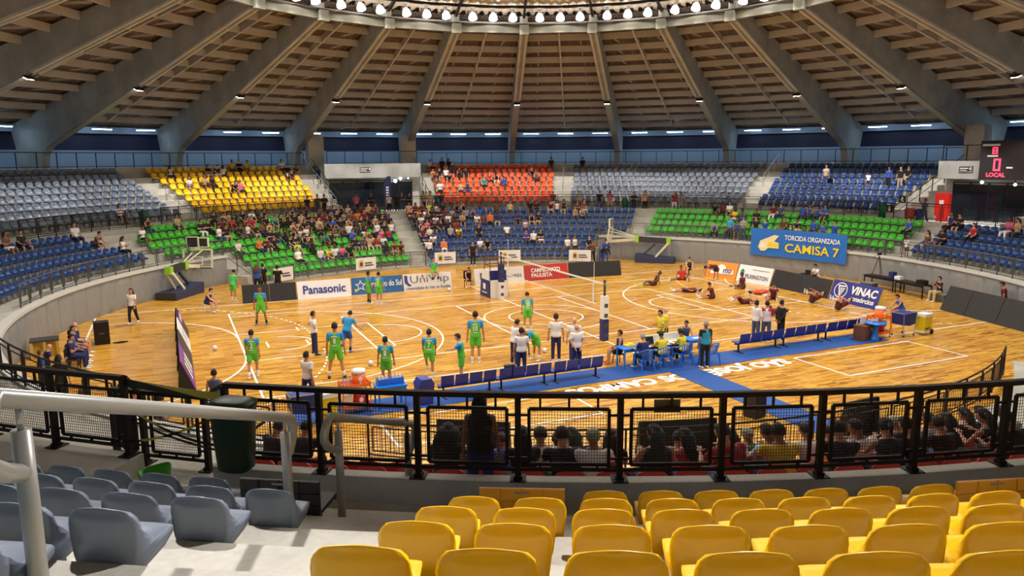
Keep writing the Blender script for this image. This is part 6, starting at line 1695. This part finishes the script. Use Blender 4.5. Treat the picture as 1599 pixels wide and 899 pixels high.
# people on the bench at the left
for i, (x, y, sh, pn, ps, hc, lb) in enumerate(((-20.0, 1.35, 'n', 'sit_wide', 0, 3, 'bald man in navy shirt and shorts, farthest on the left bench'), (-20.0, .65, 'n', 'sit_wide', 1, 1, 'man in navy shirt and shorts, second from far on the left bench'), (-20.0, -.1, 'b', 'sit', 1, 0, 'man in blue polo leaning on the left bench, third from far'), (-19.95, -.9, 'n', 'sit_phone', 1, 0, 'man in navy polo and trousers, nearest on the left bench'))):
    person((x, y, 0), face(.99, -.1), pn, lb, shirt=sh, pants='n', bottom='trousers' if i > 1 else 'shorts', hair='bald' if i == 0 else 'short', hairc=hc, skin=ps, seat=.44, group='people on the left bench')
    g = empty('chair', (x, y, 0), face(.99, -.1), 'grey chair on the left bench row, %s from far' % nth(i), 'chair', 'chairs of the left bench'); MB().box((0, 0, .41), (.44, .42, .05)).build('seat', 'ad_dark', g); MB().box((0, -.22, .68), (.44, .04, .3)).build('backrest', 'ad_dark', g)
    for sx in (-1, 1):
        for sy in (-1, 1): MB().box((sx * .19, sy * .17, .195), (.03, .03, .39)).build('leg', 'dark_steel', g)
person((-20.55, -2.5, 0), face(.9, .3), 'lookdown', 'person in navy standing at the left wall, nearer bald one', shirt='n', pants='k', bottom='trousers', skin=0, hair='bald', hs=.8)
person((-20.6, -3.4, 0), face(.9, .3), 'stand', 'person in blue standing at the left wall with brown hair', shirt='b', pants='k', bottom='trousers', skin=1, hs=.8, hairc=2)
person((-19.75, -6.0, 0), face(.3, .95), 'stand', 'dark-haired person in black seen from behind at the left', shirt='k', pants='k', bottom='trousers', skin=1, fem=True, hair='long')
person((-18.9, -9.0, 0), face(.9, -.3), 'lookdown', 'person in dark brown top seen through the left fence', shirt=(92, 50, 34), pants='k', bottom='trousers', skin=3)
person((-17.6, -9.9, 0), face(.9, -.3), 'stand', 'person in red seen through the left fence', shirt='r', pants='r', skin=2, hs=.85)
person((-16.9, -11.75, 0), face(.95, -.1), 'camera', 'photographer in black clothes holding a camera beyond the taped gap', shirt='k', pants='k', bottom='trousers', skin=1, hair='cap', hairc=0)
person((-15.5, -9.35, 0), face(.3, .95), 'stand', 'boy in navy vest with yellow collar seen from behind near the fence', shirt='j', pants='n', top='vest', skin=1, hs=.93)
person(pol(26.62, -118.75, 2.87), radians(-118.9 + 90), 'stand', 'woman in black halter top standing right behind the fence with back to us', shirt='k', pants='n', bottom='trousers', top='vest', fem=True, hair='long', skin=2, hs=.97, voxel=.018)

# ------------------------------------------------------------------ spectators
CROWD = 'BB1:2k;BB2:4r;BB3:0n,1k,7p,8t;BL1:23w;BL2:22N;BL3:13N,15k,22w;BM1:0w,2o,7w,8k,19w,20w,22k;BM2:0n,1w,14v,15w,16k;BM3:0m,1w,4g,5y,8k,12w;BM4:0k,1p,2k,3k,4k,5r,15w;BM5:0k,1w,2k,3w,4k,5w,6k,7t,9w,10N,11o,12n,15n,17k,18k;BM6:0m,1o,2w,3k,4k,5m,6g,8g,9b,10b,24t,25g;BM7:0t,1m,2m,3l,4w,5k,7k,8k,13N,15c,18k,19k,21m,22w,23k,25N,26N;BR5:16k;GG0:9b,11j,12b,21k;GG1:18N,20k,22b;GG2:11y,12j,14k,34b;GG3:8k,9m,10w,16m,17j,20b,21b,22b,23b;GL0:15w;GM7:1k;GR1:6w,9w,10y,11w,12p,13k,18k,19m,20m;GR2:7l,9k,15k,16d,17t,18r,19w;GR3:0w,3o,4m,5k,7k,8k,9k,10k,12e,13k,16b,18t,19k,20p,21r;GR4:14k,15k,16k,17k,18w,19w,21k,23N,24N,25w,26d,27k,29w,30k,31w;GR5:9w,10k,12k,13w,14k,15N,16t,19t,20t,21k,22k,23h,24k,25b,26k,27t,28k,29k,30k,31t,32k,33k;GR6:0w,8k,9k,11m,12r,13k,14r,15r,17k,18e,19k,20k,21k,22t,23k,24m,25m,26k,27k,28g,29N,30o,31m,32k,33k,34n;GR7:0k,4c,9k,10t,11t,13k,14w,15k,16k,20k,21k,22k,24N,25k,26n,27k,28h,29k,30m,31t,32m;OR2:0w,3t,4n;OR3:0N,7e,10b;OR4:0k,2k,8r,9k,15N;OR5:0o,1k,2w,4k,5k,15k;OR6:0k,2t,3N;OR7:0w,2k,3k,19k;YF3:7k,8p;YF4:2w,4t,5k;YF5:17k;YF6:2w,7k,8k,9w,18k,19k;YF7:11y,12k,13y,18w'
BT = {'GL': 'far left grey block', 'YF': 'far yellow block', 'OR': 'far orange block', 'GM': 'far middle grey block', 'BR': 'far right blue block', 'BL': 'lower left blue block', 'GR': 'lower left green block', 'BM': 'lower middle blue block', 'GG': 'lower right green block', 'BB': 'lower right blue block'}
for blk in CROWD.split(';'):
    h_, lst = blk.split(':'); b, r = h_[:2], int(h_[2:])
    for q, t in enumerate(lst.split(',')):
        i, c = int(t[:-1]), t[-1]; az, p = SEATPOS[(b, r)][i]
        o = spectator(p, radians(az + 90), c, 'person in %s, %s row up of the %s, %s from left' % (CNAME[c], nth(r), BT[b], nth(q)), 'spectators in the ' + BT[b]); FAR.append(o)
# people standing on the walkway, in the far tunnel and in the stands
ST = [(103.9, 27.9, WALK, 'k', 'person in dark clothes standing before the far yellow seats, leftmost of three', -1, 'walkers'), (102.2, 27.8, WALK, 'd', 'person in dark clothes standing before the far yellow seats, middle of three', 0, 'walkers'), (101.0, 27.9, WALK, 'k', 'person in dark clothes standing before the far yellow seats, rightmost of three', 1, 'walkers'),
      (81.2, 27.9, WALK, 'n', 'tall person in dark clothes standing before the far orange seats', 0, 'w'), (61.9, 27.9, WALK, 'N', 'person in brown walking past the right end of the orange seats', 3, 'w'), (57.4, 27.9, WALK, 'g', 'person in grey walking before the middle grey seats, leftmost', 3, 'w'), (53.9, 27.8, WALK, 'k', 'person in black walking before the middle grey seats, second from the left', 3, 'w'), (52.2, 28.0, WALK, 'p', 'woman in pink before the middle grey seats', 2, 'w'),
      (48.1, 27.8, WALK, 'k', 'man in black before the middle grey seats facing the court', 1, 'w'), (46.2, 27.8, WALK, 't', 'person in tan top and black trousers before the middle grey seats', 0, 'w'), (41.3, 27.9, WALK, 'r', 'woman in red before the middle grey seats', 2, 'w'), (40.2, 27.8, WALK, 'g', 'man in grey beside the woman in red', 3, 'w'), (2.5, 27.9, WALK, 'j', 'woman in blue shirt and black trousers below the scoreboard', 3, 'w'),
      (95.2, 28.6, WALK, 'p', 'woman in pink top standing in the far tunnel, leftmost', 2, 't'), (92.7, 28.6, WALK, 'k', 'man in black standing in the far tunnel, second from the left', 1, 't'), (89.6, 28.9, WALK, 'w', 'person in white by the feather flag in the far tunnel', 0, 't'), (88.7, 28.0, WALK, 'k', 'tall person in black at the head of the far aisle', 0, 't'), (87.5, 28.8, WALK, 'd', 'person in dark grey in the middle of the far tunnel', 1, 't'), (86.3, 28.6, WALK, 'k', 'broad person in black in the far tunnel', 1, 't'),
      (84.0, 28.5, WALK, 't', 'person in tan at the right end of the far tunnel', 1, 't'), (82.9, 28.3, WALK, 'c', 'person in khaki at the right end of the far tunnel', 1, 't'), (81.9, 28.2, WALK, 'e', 'person in teal at the right end of the far tunnel', 0, 't'),
      (21.3, UPR[4][0] - .35, UPR[4][1], 'h', 'person in beige standing among the far right blue seats, leftmost', 0, 's'), (15.6, UPR[4][0] - .35, UPR[4][1], 'w', 'child in white standing among the far right blue seats', 5, 's'), (13.0, UPR[4][0] - .35, UPR[4][1], 'b', 'man in blue standing among the far right blue seats', 0, 's'), (11.5, UPR[4][0] - .35, UPR[4][1], 'k', 'man in black standing among the far right blue seats', 0, 's'),
      (27.7, 22.62, 1.75, 'B', 'person in light blue standing at the wall left of the big banner', 0, 'b'), (25.2, 22.62, 1.75, 'g', 'person in grey standing at the wall left of the big banner', 1, 'b'), (22.9, 22.62, 1.75, 'k', 'person in black at the left edge of the big banner', 0, 'b'), (21.2, 22.62, 1.75, 'b', 'person in blue behind the left end of the big banner', 0, 'b'), (10.6, 22.62, 1.75, 'b', 'man in blue behind the right half of the big banner', 1, 'b'), (8.5, 22.62, 1.75, 'b', 'man in blue behind the right end of the big banner', 0, 'b'),
      (18.5, 22.62, 1.4, 'N', 'person in brown leaning over the big banner', 1, 'b'), (16.5, 22.62, 1.4, 'k', 'woman in black leaning over the big banner', 2, 'b'), (-4.6, 22.62, 1.75, 'w', 'child in white at the railing before the lower right blue seats', 5, 'b'), (-8.1, 22.62, 1.75, 'N', 'woman in brown at the railing before the lower right blue seats', 2, 'b')]
for az, R, z, c, lb, v, gk in ST:
    o = spectator(pol(R, az, z), radians(az + 90), c, lb, {'w': 'people standing on the far walkway', 't': 'people standing in the far tunnel', 's': 'people standing in the far right blue block', 'b': 'people at the wall near the big banner'}[gk[0]], True, var=v % 6)
    if 'child' in lb: o.scale = (.72, .72, .72)
# people in the red stand right in front of us
NEAR = '2,-128.3,k,b;2,-126.9,k,b;0,-119.99,k,B;3,-118.81,b,s;0,-117.56,k,L;1,-117.02,w,s;2,-116.49,N,t;0,-116.3,k,s;1,-115.74,k,L;0,-115.41,w,c;1,-114.67,k,L;0,-113.32,k,L;2,-111.72,p,s;1,-111.75,r,L;0,-111.04,r,s;1,-110.3,k,L;3,-107.69,e,c;1,-108.7,w,s;2,-107.82,k,L;0,-109.43,y,s;2,-106.22,w,s;3,-104.11,y,s;0,-107.48,k,s;1,-105.32,w,s;4,-99.25,k,s;0,-105.76,k,t;3,-100.43,k,c;4,-97.67,b,s;0,-104.77,k,s;3,-98.56,g,s;1,-102.13,k,s;2,-99.64,k,L;3,-96.3,k,L;4,-92.59,w,s;2,-96.66,g,s;1,-99.88,k,L;0,-101.22,k,s;3,-102.65,d,s'
pose('sit_slouch', lean=(.04, .30, .95), rl=((.2, 1, -.06), (.03, .06, -1)), ra=((.34, .35, -.85), (-.45, .85, .0)), seat=S, head=(.2, -.25))
pose('sit_slouch2', lean=(-.05, .34, .93), rl=((.3, 1, -.06), (.03, .06, -1)), ra=((.30, .45, -.85), (-.35, .75, .3)), seat=S, head=(-.35, -.2))
rowc = {}
HN = {'s': ('short', False), 'L': ('long', True), 'B': ('big', True), 'c': ('cap', False), 't': ('tail', True), 'b': ('short', False)}
for j, t in enumerate(NEAR.split(';')):
    k, az, c, h_ = t.split(','); k = int(k); az = float(az); hr_, fm = HN[h_]
    pn = ['sit_slouch', 'sit_fwd', 'sit_slouch2'][j % 3]
    R, z = LON[k]
    rowc[k] = sorted(float(q.split(',')[1]) for q in NEAR.split(';') if int(q.split(',')[0]) == k)
    near = person(pol(R, az, z), radians(az + 90) + RC.uniform(-.3, .3), pn, 'person in %s with %s, %s row beyond the near fence, %s from left' % (CNAME[c], {'s': 'short hair', 'L': 'long hair', 'B': 'big hair', 'c': 'a cap', 't': 'tied hair', 'b': 'headphones'}[h_], nth(k), nth(rowc[k].index(az))), shirt=c, pants=RC.choice('kjdn'), bottom='trousers', skin=RC.choice([1, 1, 2]), hairc=RC.choice([0, 0, 1]) if h_ != 'c' else (150, 150, 130), fem=fm, hair=hr_, top='vest' if (fm and j % 2) else 'tee', voxel=.024, group='spectators in the near red stand', hs=[.97, 1.0, 1.03][j % 3]); near.scale = (1.14, 1.1, .93)

join_far(85)
bpy.data.scenes.remove(WORKSHOP)
